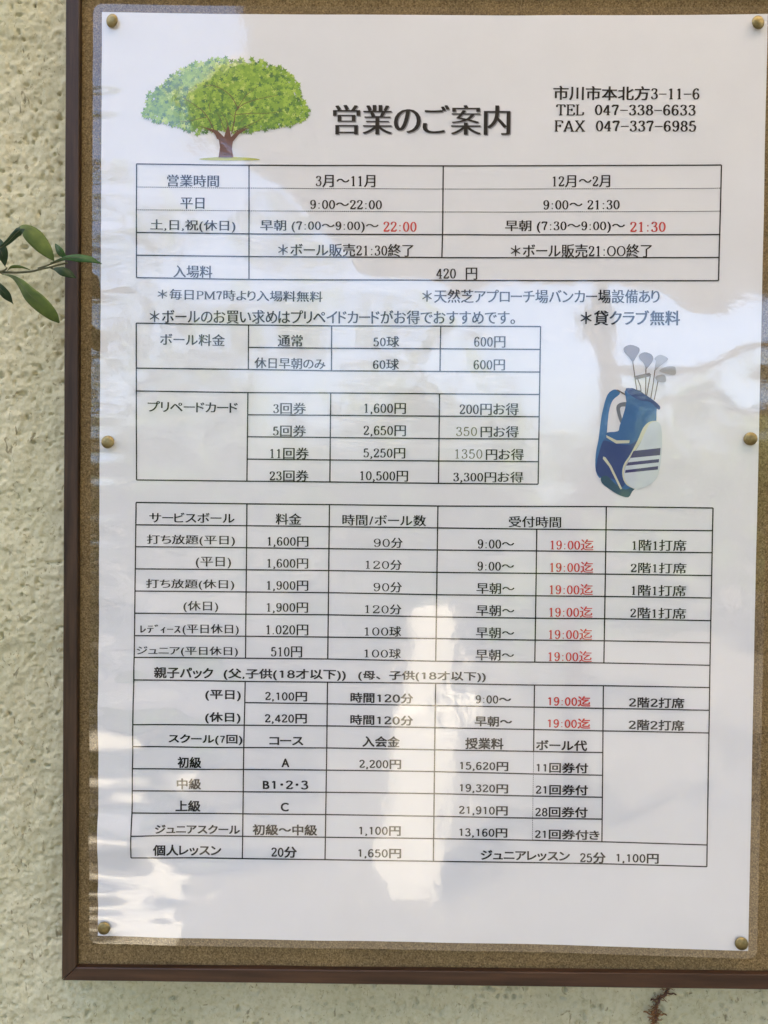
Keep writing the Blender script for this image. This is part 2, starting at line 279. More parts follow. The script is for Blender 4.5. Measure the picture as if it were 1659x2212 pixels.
BAG = [
    ('strap', 'blue2', [(86.04, 42.62), (83.73, 43.3), (80.9, 40.96), (79.16, 35.05), (78.12, 28.68), (77.22, 20.57), (76.18, 14.19), (76.31, 6.66), (78.79, 3.5), (80.55, 11.34), (79.84, 18.86), (80.91, 23.51), (81.23, 28.71), (81.93, 34.5), (83.35, 38.56), (86.18, 41.12)]),
    ('strap_link', 'brown', [(84.77, 43.07), (85.45, 43.31), (89.62, 41.04), (89.23, 40.46)]),
    ('handle', 'grey', [(89.57, 37.57), (87.28, 37.55), (85.46, 36.56), (84.98, 34.53), (86.14, 30.21), (87.16, 28.08), (87.89, 28.78), (86.9, 32.81), (86.64, 34.83), (87.42, 35.71), (89.6, 35.84)]),
    ('bag_body', 'blue', [(89.18, 43.52), (89.33, 38.03), (88.5, 33.41), (86.6, 27.03), (85.78, 24.6), (80.91, 23.97), (80.53, 22.23), (79.08, 19.72), (77.61, 14.79), (76.81, 11.3), (76.43, 6.66), (78.78, 3.79), (79.17, 1.18), (82.79, -1.67), (86.86, -4.12), (91.02, -5.05), (92.7, -2.42), (93.99, -0.9), (94.78, 3.39), (97.91, 20.79), (101.8, 27.18), (102.79, 29.5), (102.92, 34.69), (104.3, 34.59), (103.63, 36.43), (99.87, 38.82)]),
    ('lower_panel', 'navy', [(80.68, 20.32), (79.08, 19.72), (77.61, 14.79), (76.81, 11.3), (76.43, 6.66), (78.78, 3.79), (80.69, 3.52), (85.02, 2.7), (86.81, -0.76), (89.37, 0.72), (87.85, 5.05), (88.63, 9.7), (92.26, 15.52), (94.47, 20.46), (91.34, 18.69), (85.31, 19.04)]),
    ('base', 'teal', [(78.78, 3.79), (79.17, 1.18), (82.79, -1.67), (86.86, -4.12), (91.02, -5.05), (92.7, -2.42), (93.99, -0.9), (91.98, -0.69), (89.41, -1.59), (85.05, 0.96), (81.53, 4.4)]),
    ('rim', 'navy', [(88.89, 43.69), (91.18, 43.99), (93.19, 43.55), (99.85, 39.74), (103.8, 36.54), (104.4, 34.99), (103.38, 34.58), (100.0, 37.78), (95.29, 38.55), (91.23, 40.82)]),
    ('opening', 'black', [(93.2, 43.38), (95.5, 42.93), (97.53, 41.1), (99.74, 39.39), (97.56, 39.61), (95.26, 40.28), (93.63, 41.53)]),
    ('pocket_edge', 'cream', [(99.59, 28.89), (102.9, 29.38), (102.36, 28.05), (99.79, 27.16), (97.85, 23.67), (95.64, 19.03), (92.29, 13.79), (89.5, 9.13), (89.01, 4.49), (90.8, 1.03), (94.29, -1.42), (90.23, 0.44), (88.33, 4.19), (88.53, 9.12), (91.43, 14.07), (94.75, 20.75), (96.95, 26.09)]),
    ('pocket', 'pale', [(99.89, 28.03), (102.91, 29.15), (105.02, 26.63), (105.52, 17.97), (104.98, 9.88), (103.49, 3.79), (99.43, 0.09), (94.0, -1.25), (90.51, 1.14), (89.01, 4.49), (89.62, 9.13), (92.58, 13.91), (95.87, 19.32), (97.96, 24.25)]),
    ('stripe', 'stripe', [(92.95, 15.82), (104.96, 17.27), (104.79, 14.04), (91.45, 12.62)]),
    ('stripe', 'stripe', [(90.63, 10.64), (104.37, 12.3), (104.28, 10.79), (89.79, 9.13)]),
    ('stripe', 'stripe', [(89.54, 7.16), (104.02, 9.11), (103.88, 7.55), (89.28, 5.88)]),
    ('piping', 'cream', [(80.64, 22.81), (85.39, 20.48), (91.14, 20.6), (90.93, 19.33), (85.19, 19.04), (80.89, 21.65)]),
    ('piping', 'cream', [(79.54, 13.19), (80.52, 12.79), (83.18, 9.06), (88.2, -1.32), (87.39, -1.56), (82.33, 8.47), (79.33, 12.2)]),
    ('bar', 'club', [(92.34, 49.31), (99.36, 50.92), (100.12, 50.12), (99.79, 49.37), (93.12, 47.76)]),
    ('club_head', 'club', [(87.98, 62.24), (90.83, 63.41), (94.29, 62.28), (94.78, 60.56), (93.22, 57.67), (92.22, 55.94), (91.54, 55.93), (90.07, 57.94), (88.02, 60.23)]),
    ('club_head', 'club', [(94.63, 58.83), (97.19, 60.12), (100.07, 59.16), (100.96, 57.15), (99.86, 54.84), (98.18, 52.81), (97.61, 52.81), (96.71, 55.1), (94.95, 57.11)]),
    ('club_head', 'clubpale', [(101.53, 57.44), (104.07, 59.01), (107.53, 57.31), (105.85, 55.46), (103.04, 53.13), (102.2, 51.98), (101.61, 52.84), (102.12, 56.01)]),
    ('club_head', 'clubpale', [(103.91, 52.28), (107.02, 53.74), (110.16, 53.76), (110.93, 52.62), (110.8, 50.2), (107.66, 50.4), (104.21, 51.42)]),
    ('club_head', 'clubpale', [(101.97, 49.09), (104.81, 50.15), (106.42, 49.42), (106.47, 46.83), (103.15, 47.09)]),
]
SHAFTS = [
    [(91.88, 56.05), (93.11, 47.87), (94.21, 41.08)],
    [(97.78, 52.81), (97.83, 40.42)],
    [(93.96, 48.74), (95.52, 44.72), (96.06, 40.52)],
    [(99.78, 49.54), (99.06, 45.61), (98.24, 40.13)],
    [(101.79, 52.26), (101.16, 46.21), (100.14, 39.28)],
    [(103.26, 47.38), (101.7, 38.83)],
]
VINE = [
    [(117.3, -235.54), (115.51, -238.11), (112.87, -241.14), (111.63, -244.25), (111.04, -247.56), (111.42, -250.3), (110.41, -254.17), (108.89, -259.72)],
    [(112.87, -241.14), (110.7, -240.75), (109.09, -241.22)],
    [(115.51, -238.11), (118.2, -237.72), (120.59, -238.33)],
    [(111.37, -247.55), (114.07, -247.71), (116.46, -248.09)],
    [(111.05, -248.0), (108.66, -247.61), (105.95, -246.8)],
]

# ------------------------------------------------------------------ helpers
MM = 0.001
PW, PH = 0.297, 0.420          # an A3 sheet

def tag(o, label=None, cat=None, group=None, kind=None):
    if label: o['label'] = label
    if cat: o['category'] = cat
    if group: o['group'] = group
    if kind: o['kind'] = kind
    return o

def empty(name, loc=(0, 0, 0)):
    o = bpy.data.objects.new(name, None); o.location = loc; o.empty_display_size = .02
    col.objects.link(o); return o

def mesh_obj(name, verts, faces, mat, parent=None, smooth=False, loc=None):
    me = bpy.data.meshes.new(name)
    me.from_pydata([tuple(v) for v in verts], [], faces); me.update()
    if smooth:
        me.polygons.foreach_set('use_smooth', [True]*len(me.polygons))
    for m in (mat if isinstance(mat, (list, tuple)) else [mat]): me.materials.append(m)
    o = bpy.data.objects.new(name, me); col.objects.link(o)
    if loc: o.location = loc
    if parent:
        o.parent = parent
        p = parent; off = Vector((0, 0, 0))
        while p: off += p.location; p = p.parent
        o.location = -off
    return o

def np_grid_obj(name, X, Y, Z, keep, mat, parent=None, smooth=True):
    ny, nx = X.shape
    idx = np.arange(nx*ny).reshape(ny, nx)
    q = np.stack([idx[:-1, :-1], idx[:-1, 1:], idx[1:, 1:], idx[1:, :-1]], -1).reshape(-1, 4)
    if keep is not None: q = q[keep.reshape(-1)]
    used = np.unique(q); rm = np.zeros(nx*ny, int); rm[used] = np.arange(len(used)); q = rm[q]
    co = np.stack([X, Y, Z], -1).reshape(-1, 3)[used].astype(np.float32)
    me = bpy.data.meshes.new(name)
    me.vertices.add(len(co)); me.vertices.foreach_set('co', co.ravel())
    me.loops.add(q.size); me.loops.foreach_set('vertex_index', q.ravel().astype(np.int32))
    me.polygons.add(len(q)); me.polygons.foreach_set('loop_start', np.arange(0, q.size, 4, dtype=np.int32))
    me.update(calc_edges=True); me.validate()
    if smooth: me.polygons.foreach_set('use_smooth', np.ones(len(me.polygons), bool))
    me.materials.append(mat)
    o = bpy.data.objects.new(name, me); col.objects.link(o)
    if parent:
        o.parent = parent; o.location = -parent.location
    return o

def smoothnoise(X, Z, scale, seed):
    """value noise on numpy grids, roughly -1..1, feature size = scale"""
    rng = np.random.default_rng(seed)
    T = rng.uniform(-1, 1, (256, 256))
    u = X/scale + 1000.37; v = Z/scale + 1000.71
    iu = np.floor(u).astype(int); iv = np.floor(v).astype(int)
    fu = u-iu; fv = v-iv
    fu = fu*fu*fu*(fu*(fu*6-15)+10); fv = fv*fv*fv*(fv*(fv*6-15)+10)
    g = lambda a, b: T[(a) % 256, (b) % 256]
    return ((g(iu, iv)*(1-fu)+g(iu+1, iv)*fu)*(1-fv)+(g(iu, iv+1)*(1-fu)+g(iu+1, iv+1)*fu)*fv)

# ------------------------------------------------------------------ materials
def mat_new(name):
    m = bpy.data.materials.new(name); m.use_nodes = True
    nt = m.node_tree; b = nt.nodes['Principled BSDF']
    return m, nt, b

def flat(name, rgb, rough=.6, metal=0., spec=.5):
    m, nt, b = mat_new(name)
    b.inputs['Base Color'].default_value = (*rgb, 1); b.inputs['Roughness'].default_value = rough
    b.inputs['Metallic'].default_value = metal; b.inputs['Specular IOR Level'].default_value = spec
    return m

def N(nt, typ, **kw):
    n = nt.nodes.new(typ)
    for k, v in kw.items():
        if hasattr(n, k): setattr(n, k, v)
        else: n.inputs[k].default_value = v
    return n

def ramp(nt, stops):
    r = nt.nodes.new('ShaderNodeValToRGB'); e = r.color_ramp.elements
    while len(e) < len(stops): e.new(.5)
    for i, (p, c) in enumerate(stops): e[i].position = p; e[i].color = (*c, 1) if len(c) == 3 else c
    return r

def coords(nt, scale=(1, 1, 1)):
    tc = N(nt, 'ShaderNodeTexCoord'); mp = N(nt, 'ShaderNodeMapping')
    mp.inputs['Scale'].default_value = scale
    nt.links.new(tc.outputs['Object'], mp.inputs['Vector']); return mp.outputs[0]

def noise_mat(name, stops, scale, detail=6, rough=.85, bump=0., bump_dist=.001, scl=(1, 1, 1), spec=.3, extra=None):
    m, nt, b = mat_new(name)
    v = coords(nt, scl)
    n = N(nt, 'ShaderNodeTexNoise', Scale=scale, Detail=detail, Roughness=.65)
    nt.links.new(v, n.inputs['Vector'])
    r = ramp(nt, stops); nt.links.new(n.outputs['Fac'], r.inputs[0])
    c = r.outputs[0]
    if extra:   # (scale, stops) multiplied over
        n2 = N(nt, 'ShaderNodeTexNoise', Scale=extra[0], Detail=4); nt.links.new(v, n2.inputs['Vector'])
        r2 = ramp(nt, extra[1]); nt.links.new(n2.outputs['Fac'], r2.inputs[0])
        mx = N(nt, 'ShaderNodeMixRGB', blend_type='MULTIPLY'); mx.inputs[0].default_value = 1
        nt.links.new(c, mx.inputs[1]); nt.links.new(r2.outputs[0], mx.inputs[2]); c = mx.outputs[0]
    nt.links.new(c, b.inputs['Base Color'])
    b.inputs['Roughness'].default_value = rough; b.inputs['Specular IOR Level'].default_value = spec
    if bump:
        bp = N(nt, 'ShaderNodeBump', Strength=bump, Distance=bump_dist)
        nt.links.new(n.outputs['Fac'], bp.inputs['Height']); nt.links.new(bp.outputs[0], b.inputs['Normal'])
    return m

M = {}
M['stucco'] = noise_mat('stucco_paint', [(.30, (.50, .455, .290)), (.50, (.61, .570, .385)), (.75, (.66, .62, .44))], 420, 5, .9, .5, .0004, extra=(18, [(.3, (.86, .88, .84)), (.65, (1, 1, 1))]))
def add_grime(m):
    nt = m.node_tree; b = nt.nodes['Principled BSDF']; src = b.inputs['Base Color'].links[0].from_socket
    tc = N(nt, 'ShaderNodeTexCoord'); mp = N(nt, 'ShaderNodeMapping'); mp.inputs['Rotation'].default_value = (0, .6, 0); mp.inputs['Scale'].default_value = (1, 1, .55)
    nt.links.new(tc.outputs['Object'], mp.inputs['Vector'])
    c = src
    for sc, lo, hi, dark in ((230, .66, .72, (.50, .47, .42)), (640, .64, .70, (.62, .59, .54)), (9, .40, .70, (.88, .87, .85))):
        n = N(nt, 'ShaderNodeTexNoise', Scale=sc, Detail=3, Distortion=1.2); nt.links.new(mp.outputs[0], n.inputs['Vector'])
        r = ramp(nt, [(lo, (1, 1, 1)), (hi, dark)]); nt.links.new(n.outputs['Fac'], r.inputs[0])
        mx = N(nt, 'ShaderNodeMixRGB', blend_type='MULTIPLY'); mx.inputs[0].default_value = 1
        nt.links.new(c, mx.inputs[1]); nt.links.new(r.outputs[0], mx.inputs[2]); c = mx.outputs[0]
    nt.links.new(c, b.inputs['Base Color'])
add_grime(M['stucco'])
M['cork'] = noise_mat('pressed_cork', [(.34, (.085, .055, .024)), (.47, (.205, .138, .058)), (.56, (.285, .196, .085)), (.70, (.42, .31, .155))], 1500, 7, .9, .7, .0005, extra=(30, [(.3, (.8, .8, .82)), (.7, (1, 1, 1))]))
M['wood'] = noise_mat('varnished_wood', [(.3, (.020, .011, .006)), (.5, (.044, .025, .014)), (.72, (.075, .042, .023))], 260, 6, .45, .12, .0003, scl=(1, 1, .06), spec=.3)
M['wood_h'] = noise_mat('varnished_wood_rail', [(.3, (.022, .010, .005)), (.5, (.050, .023, .012)), (.72, (.085, .040, .020))], 260, 6, .42, .12, .0003, scl=(.06, 1, 1), spec=.35)
M['paper'] = noise_mat('white_paper', [(.3, (.775, .775, .785)), (.7, (.80, .80, .81))], 40, 3, .8, spec=.2)
M['black_ink'] = flat('black_ink', (.009, .009, .010), .7, spec=.2)
M['grey_ink'] = flat('grey_ink', (.30, .30, .32), .7)
M['red_ink'] = flat('red_ink', (.62, .045, .035), .6)
M['olive_ink'] = flat('olive_ink', (.12, .13, .05), .6)
INK = dict(k=M['black_ink'], r=M['red_ink'], o=M['olive_ink'])

def film_mat(name, edge=False):
    m = bpy.data.materials.new(name); m.use_nodes = True
    nt = m.node_tree; nt.nodes.clear()
    out = N(nt, 'ShaderNodeOutputMaterial'); mix = N(nt, 'ShaderNodeMixShader')
    tr = N(nt, 'ShaderNodeBsdfTransparent'); gl = N(nt, 'ShaderNodeBsdfGlossy', Roughness=.05)
    lw = N(nt, 'ShaderNodeLayerWeight', Blend=.5)          # Schlick's curve, the same from both sides of the thin film
    pw = N(nt, 'ShaderNodeMath', operation='POWER'); pw.inputs[1].default_value = 5
    nt.links.new(lw.outputs['Facing'], pw.inputs[0])
    fr = N(nt, 'ShaderNodeMath', operation='MULTIPLY_ADD'); fr.inputs[1].default_value = 1-FILM_F0; fr.inputs[2].default_value = FILM_F0
    nt.links.new(pw.outputs[0], fr.inputs[0])
    v = coords(nt)
    n = N(nt, 'ShaderNodeTexNoise', Scale=170, Detail=3); nt.links.new(v, n.inputs['Vector'])
    bp = N(nt, 'ShaderNodeBump', Strength=.15, Distance=.0002)
    nt.links.new(n.outputs['Fac'], bp.inputs['Height'])
    nt.links.new(bp.outputs[0], gl.inputs['Normal'])
    nt.links.new(fr.outputs[0], mix.inputs[0]); nt.links.new(tr.outputs[0], mix.inputs[1]); nt.links.new(gl.outputs[0], mix.inputs[2])
    nt.links.new(mix.outputs[0], out.inputs['Surface'])
    return m
FILM_F0 = .122
M['film'] = film_mat('laminate_film')
def brass_mat():
    m, nt, b = mat_new('dull_brass')
    v = coords(nt); n = N(nt, 'ShaderNodeTexNoise', Scale=500, Detail=4); nt.links.new(v, n.inputs['Vector'])
    r = ramp(nt, [(.3, (.19, .15, .065)), (.7, (.34, .275, .13))]); nt.links.new(n.outputs['Fac'], r.inputs[0])
    nt.links.new(r.outputs[0], b.inputs['Base Color']); b.inputs['Metallic'].default_value = 1.; b.inputs['Roughness'].default_value = .5
    return m
M['brass'] = brass_mat()

# ------------------------------------------------------------------ shape of the laminated sheet (it bows and ripples between the tacks)
def sheet_y(X, Z):
    """y of the sheet (towards the camera is negative) for arrays of x, z in metres"""
    X = np.asarray(X, float); Z = np.asarray(Z, float)
    y = -0.0016*(2*X/PW)**2
    y = y + .00030*smoothnoise(X, Z, .075, 3) + .00013*smoothnoise(X, Z, .022, 5) + .000006*smoothnoise(X, Z, .0065, 6)
    dl = np.clip((X+PW/2)/.062, -.1, 5)          # left edge buckles, more so lower down
    lo = 1/(1+np.exp((Z+.075)/.018))
    y = y - lo*np.exp(-dl*dl)*(.00110*smoothnoise(X*.45, Z, .019, 11)+.00030*smoothnoise(X*.5, Z, .008, 12)) - np.exp(-(dl*6)**2)*.00022*smoothnoise(X*.2, Z, .0055, 14)
    y = y - np.exp(-((X-.122)**2+(Z+.002)**2*2)/.028**2)*.00022*smoothnoise(X, Z, .010, 15)
    db = np.clip((Z+PH/2)/.030, -.1, 5)
    y = y - np.exp(-db*db)*.00030*smoothnoise(X, Z*.5, .035, 13)
    dr = np.clip((PW/2-X)/.045, -.1, 5)
    y = y - np.exp(-dr*dr)*.00025*smoothnoise(X*.5, Z, .03, 17)
    return y

# ------------------------------------------------------------------ the wall (stucco)
def build_wall():
    bx0, bx1, bz0, bz1 = -.161, .205, -.2245, .225       # hidden behind the board
    def axis(a, b, lo, hi, step):
        d = list(np.arange(lo, hi, step))
        return np.array([a, (a+lo)/2-.3, lo-.3, lo-.08, lo-.02]+d+[hi+.02, hi+.08, hi+.3, (b+hi)/2+.3, b])
    xs = axis(-4.0, 5.0, -.235, .235, .00055); zs = axis(-1.5, 1.02, -.300, .262, .00055)
    X, Z = np.meshgrid(xs, zs)
    def fb(s, seed): return smoothnoise(X+.2*s*smoothnoise(X, Z, s*1.7, seed+50), Z, s, seed)
    a = fb(.0046, 1)*.6+fb(.0023, 2)*.5+fb(.0105, 4)*.6
    h = np.tanh(a*1.3)
    pits = np.clip(fb(.0040, 21)*fb(.0019, 22)*1.7+fb(.009, 23)*.25-.44, 0, 1)
    y = .013 - .00062*h + .0026*pits - .0007*smoothnoise(X, Z, .035, 9)-.00020*fb(.0013, 30)
    cx_ = (X[:-1, :-1]+X[1:, 1:])/2; cz_ = (Z[:-1, :-1]+Z[1:, 1:])/2
    keep = ~((cx_ > bx0) & (cx_ < bx1) & (cz_ > bz0) & (cz_ < bz1))
    o = np_grid_obj('stucco_wall', X, y, Z, keep, M['stucco'])
    tag(o, 'cream coloured rough stucco wall with small pits behind the notice board', 'wall')
build_wall()

# ------------------------------------------------------------------ board: cork panel and four mitred rails
board = empty('notice_board', (0.02, .013, 0))
tag(board, 'brown cork notice board in a dark wooden frame hung on the wall', 'notice board')
TILT = rad(.22)
def build_board():
    gx = np.arange(-.164, .2081, .002); gz = np.arange(-.2275, .2276, .002)
    X, Z = np.meshgrid(gx, gz)
    Y = np.full_like(X, .0037)+.0002*smoothnoise(X, Z, .02, 40)
    np_grid_obj('cork_panel', X, Y, Z, None, M['cork'], board)
    # outer and inner corner points of the frame front (x, z), the lower rail runs up slightly to the right
    o_ = dict(bl=(-.1656, -.2319), br=(.212, -.2284), tr=(.212, .2300), tl=(-.1659, .2300))
    i_ = dict(bl=(-.1590, -.2257), br=(.2045, -.2213), tr=(.2045, .2225), tl=(-.1597, .2225))
    def rail(k1, k2, mat):
        y0, y1, ch = .0004, .0115, .00035
        prof = []
        for k in (k1, k2):
            ox, oz = o_[k]; ix, iz = i_[k]
            cxp, czp = (ox*(1-.06)+ix*.06), (oz*(1-.06)+iz*.06)
            cxq, czq = (ox*.06+ix*.94), (oz*.06+iz*.94)
            prof.append([(ox, y1, oz), (ox, y0+ch, oz), (cxp, y0, czp), (cxq, y0, czq), (ix, y0+ch, iz), (ix, y1, iz)])
        v = []; n = 24
        for t in range(n+1):
            f = min(max(t/n, .0006), .9994)        # the mitres stand a hair open
            for a, b in zip(*prof):
                w = .00012*math.sin(f*37+a[0]*90)*(0 < t < n)
                v.append((a[0]+(b[0]-a[0])*f+w*.3, a[1]+(b[1]-a[1])*f, a[2]+(b[2]-a[2])*f+w*.3))
        fc = []
        for t in range(n):
            for k in range(5): fc.append((t*6+k, t*6+k+1, t*6+6+k+1, t*6+6+k))
        fc += [tuple(range(6)), tuple(range(n*6+5, n*6-1, -1))]
        mesh_obj('rail', v, fc, mat, board)
    rail('tl', 'bl', M['wood']); rail('bl', 'br', M['wood_h']); rail('br', 'tr', M['wood']); rail('tr', 'tl', M['wood_h'])
build_board()

# ------------------------------------------------------------------ the notice: paper, print, film
notice = empty('price_notice', (0, 0, -.21))
tag(notice, 'laminated white price list with Japanese text, tables, a tree and a golf bag', 'notice')

def sheet_grid(name, w, h, step, lift, mat, corner=0.):
    nx = int(round(w/step)); nz = int(round(h/step))
    X, Z = np.meshgrid(np.linspace(-w/2, w/2, nx+1), np.linspace(-h/2, h/2, nz+1))
    if corner:     # pull the corner vertices in to a rounded outline
        ax = np.abs(X)-(w/2-corner); az = np.abs(Z)-(h/2-corner)
        d = np.hypot(np.maximum(ax, 0), np.maximum(az, 0)); s = np.where((ax > 0) & (az > 0) & (d > corner), corner/np.maximum(d, 1e-9), 1)
        X = np.where(s < 1, np.sign(X)*(w/2-corner+ax*s), X); Z = np.where(s < 1, np.sign(Z)*(h/2-corner+az*s), Z)
    return np_grid_obj(name, X, sheet_y(X, Z)-lift, Z, None, mat, notice)
sheet_grid('paper_sheet', PW, PH, .002, 0, M['paper'])
sheet_grid('laminate_film', PW+.0075, PH+.0065, .0015, .0006, M['film'], .004)

def printed(name, verts2, faces, mat, parent, layer=0):
    """flat print: verts2 in mm on the sheet"""
    a = np.array(verts2, float)*MM
    y = sheet_y(a[:, 0], a[:, 1])-.00012-.00003*layer
    return mesh_obj(name, np.stack([a[:, 0], y, a[:, 1]], 1), faces, mat, parent)

def resample(pts, step):
    out = [pts[0]]
    for a, b in zip(pts[:-1], pts[1:]):
        n = max(1, int(math.hypot(b[0]-a[0], b[1]-a[1])/step))
        out += [(a[0]+(b[0]-a[0])*i/n, a[1]+(b[1]-a[1])*i/n) for i in range(1, n+1)]
    return out

def ribbon(pts, w, V, F, w1=None):
    """add a ribbon along pts (mm)"""
    n = len(pts); b = len(V)
    for i, p in enumerate(pts):
        a = pts[max(0, i-1)]; c = pts[min(n-1, i+1)]
        dx, dz = c[0]-a[0], c[1]-a[1]; l = math.hypot(dx, dz) or 1
        ww = w if w1 is None else w+(w1-w)*i/(n-1)
        V.append((p[0]-dz/l*ww/2, p[1]+dx/l*ww/2)); V.append((p[0]+dz/l*ww/2, p[1]-dx/l*ww/2))
    for i in range(n-1): F.append((b+2*i, b+2*i+1, b+2*i+3, b+2*i+2))

PARTS = {}
def table_part(tb):
    if tb not in PARTS:
        nm = {0: 'title_text', 9: 'address_text', 1: 'opening_hours_table', 2: 'ball_price_table', 3: 'service_price_table', 7: 'remark_text'}[tb]
        PARTS[tb] = nm
    return PARTS[tb]

grid_parent = {}
for tb in (1, 2, 3):
    V, F = [], []
    for t_, st, pts in GRID:
        if t_ != tb: continue
        if st == 's': ribbon(resample(pts, 4.), .58, V, F)
        else:
            rs = resample(pts, .85)
            horizontal = abs(pts[0][0]-pts[-1][0]) > abs(pts[0][1]-pts[-1][1])
            for a, b in zip(rs[:-1], rs[1:]):
                m_ = (a[0]+(b[0]-a[0])*.62, a[1]+(b[1]-a[1])*.62)
                ribbon([a, m_], .36 if horizontal else .26, V, F)
    grid_parent[tb] = printed(table_part(tb), V, F, M['black_ink'], notice, 0)

# ---- lettering
# serif numerals and capitals, each a list of pen strokes in an em box (x 0..width, y 0..0.7)
def _el(cx, cy, rx, ry, n=26): return ('c', [(cx+rx*math.cos(2*math.pi*i/n), cy+ry*math.sin(2*math.pi*i/n)) for i in range(n)])
def _dot(cx, cy, r=.045): return ('d', [(cx, cy, r)])
SERIF = {
 '0': (.5, [_el(.25, .35, .165, .335)]),
 '1': (.5, [('l', [(.255, .0), (.255, .70)]), ('l', [(.15, .012), (.36, .012)]), ('s', [(.13, .58), (.19, .62), (.25, .69)])]),
 '2': (.5, [('s', [(.09, .54), (.13, .65), (.24, .69), (.36, .64), (.385, .52), (.31, .36), (.19, .20), (.085, .05)]), ('h', [(.07, .035), (.41, .035)]), ('l', [(.40, .04), (.425, .15)]), _dot(.11, .53)]),
 '3': (.5, [('s', [(.10, .58), (.15, .67), (.25, .69), (.355, .64), (.36, .51), (.30, .41), (.20, .375)]), ('s', [(.20, .375), (.34, .35), (.405, .21), (.36, .06), (.23, .01), (.12, .04), (.09, .13)]), _dot(.115, .58), _dot(.105, .14)]),
 '4': (.5, [('l', [(.315, .0), (.315, .69)]), ('l', [(.30, .68), (.06, .21)]), ('l', [(.05, .20), (.45, .20)]), ('l', [(.22, .012), (.41, .012)])]),
 '5': (.5, [('h', [(.13, .665), (.38, .665)]), ('l', [(.13, .67), (.11, .37)]), ('s', [(.11, .37), (.18, .43), (.28, .43), (.39, .35), (.40, .20), (.34, .05), (.22, .01), (.12, .04), (.09, .12)]), _dot(.105, .12)]),
 '6': (.5, [('s', [(.385, .60), (.33, .68), (.25, .69), (.145, .60), (.095, .40), (.105, .18), (.165, .04), (.25, .01), (.36, .06), (.405, .20), (.37, .34), (.27, .41), (.16, .36), (.10, .22)]), _dot(.37, .59)]),
 '7': (.5, [('h', [(.08, .665), (.42, .665)]), ('s', [(.41, .66), (.32, .42), (.25, .20), (.235, .0)]), ('l', [(.085, .67), (.08, .55)])]),
 '8': (.5, [_el(.25, .53, .135, .16), _el(.25, .19, .16, .18)]),
 '9': (.5, [('s', [(.115, .10), (.17, .02), (.25, .01), (.355, .10), (.405, .30), (.395, .52), (.335, .66), (.25, .69), (.14, .64), (.095, .50), (.13, .36), (.23, .29), (.34, .34), (.40, .48)]), _dot(.13, .11)]),
 ':': (.36, [_dot(.18, .43, .05), _dot(.18, .06, .05)]),
 '.': (.26, [_dot(.12, .04, .05)]),
 ',': (.27, [_dot(.12, .04, .05), ('s', [(.14, .04), (.15, -.04), (.08, -.13)])]),
 '-': (.52, [('l', [(.03, .33), (.49, .33)])]),
 'O': (.72, [_el(.36, .35, .27, .335)]),
 'T': (.64, [('l', [(.06, .675), (.58, .675)]), ('l', [(.32, 0), (.32, .67)]), ('l', [(.21, .012), (.43, .012)]), ('l', [(.065, .67), (.055, .52)]), ('l', [(.575, .67), (.585, .52)])]),
 'E': (.62, [('l', [(.15, .01), (.15, .68)]), ('l', [(.05, .675), (.53, .675)]), ('l', [(.15, .35), (.40, .35)]), ('l', [(.05, .012), (.55, .012)]), ('l', [(.53, .67), (.54, .53)]), ('l', [(.55, .02), (.57, .17)]), ('l', [(.40, .27), (.40, .43)])]),
 'L': (.58, [('l', [(.15, .01), (.15, .68)]), ('l', [(.05, .675), (.26, .675)]), ('l', [(.05, .012), (.52, .012)]), ('l', [(.52, .02), (.54, .20)])]),
 'F': (.58, [('l', [(.15, .01), (.15, .68)]), ('l', [(.05, .675), (.52, .675)]), ('l', [(.15, .35), (.39, .35)]), ('l', [(.05, .012), (.27, .012)]), ('l', [(.52, .67), (.53, .52)]), ('l', [(.39, .27), (.39, .43)])]),
 'A': (.70, [('l', [(.34, .69), (.10, .01)]), ('l', [(.35, .69), (.58, .01)]), ('l', [(.18, .22), (.50, .22)]), ('l', [(.02, .012), (.20, .012)]), ('l', [(.47, .012), (.69, .012)])]),
 'X': (.68, [('l', [(.10, .68), (.58, .01)]), ('l', [(.56, .68), (.10, .01)]), ('l', [(.03, .675), (.24, .675)]), ('l', [(.46, .675), (.65, .675)]), ('l', [(.02, .012), (.21, .012)]), ('l', [(.45, .012), (.67, .012)])]),
 'P': (.60, [('l', [(.15, .01), (.15, .68)]), ('l', [(.05, .675), (.20, .675)]), ('l', [(.05, .012), (.27, .012)]), ('s', [(.15, .675), (.36, .675), (.49, .62), (.52, .51), (.48, .39), (.36, .335), (.15, .33)])]),
 'M': (.90, [('l', [(.13, .01), (.13, .68)]), ('l', [(.15, .68), (.43, .05)]), ('l', [(.43, .05), (.72, .68)]), ('l', [(.74, .01), (.74, .68)]), ('l', [(.03, .675), (.16, .675)]), ('l', [(.72, .675), (.86, .675)]), ('l', [(.04, .012), (.23, .012)]), ('l', [(.64, .012), (.86, .012)])]),
}
GOTHIC = {k: (v[0], [(a if a != 'h' else 'l', b) for a, b in v[1] if a != 'd']) for k, v in SERIF.items() if k in '0235689'}
GOTHIC['1'] = (.5, [('l', [(.27, .0), (.27, .69)]), ('l', [(.28, .68), (.13, .57)])])
GOTHIC['4'] = (.5, [('l', [(.33, .0), (.33, .69)]), ('l', [(.32, .68), (.06, .20)]), ('l', [(.05, .19), (.46, .19)])])
GOTHIC['7'] = (.5, [('l', [(.07, .66), (.43, .66)]), ('s', [(.42, .66), (.32, .44), (.25, .22), (.22, .0)])])
for _c in ':.,': GOTHIC[_c] = SERIF[_c]
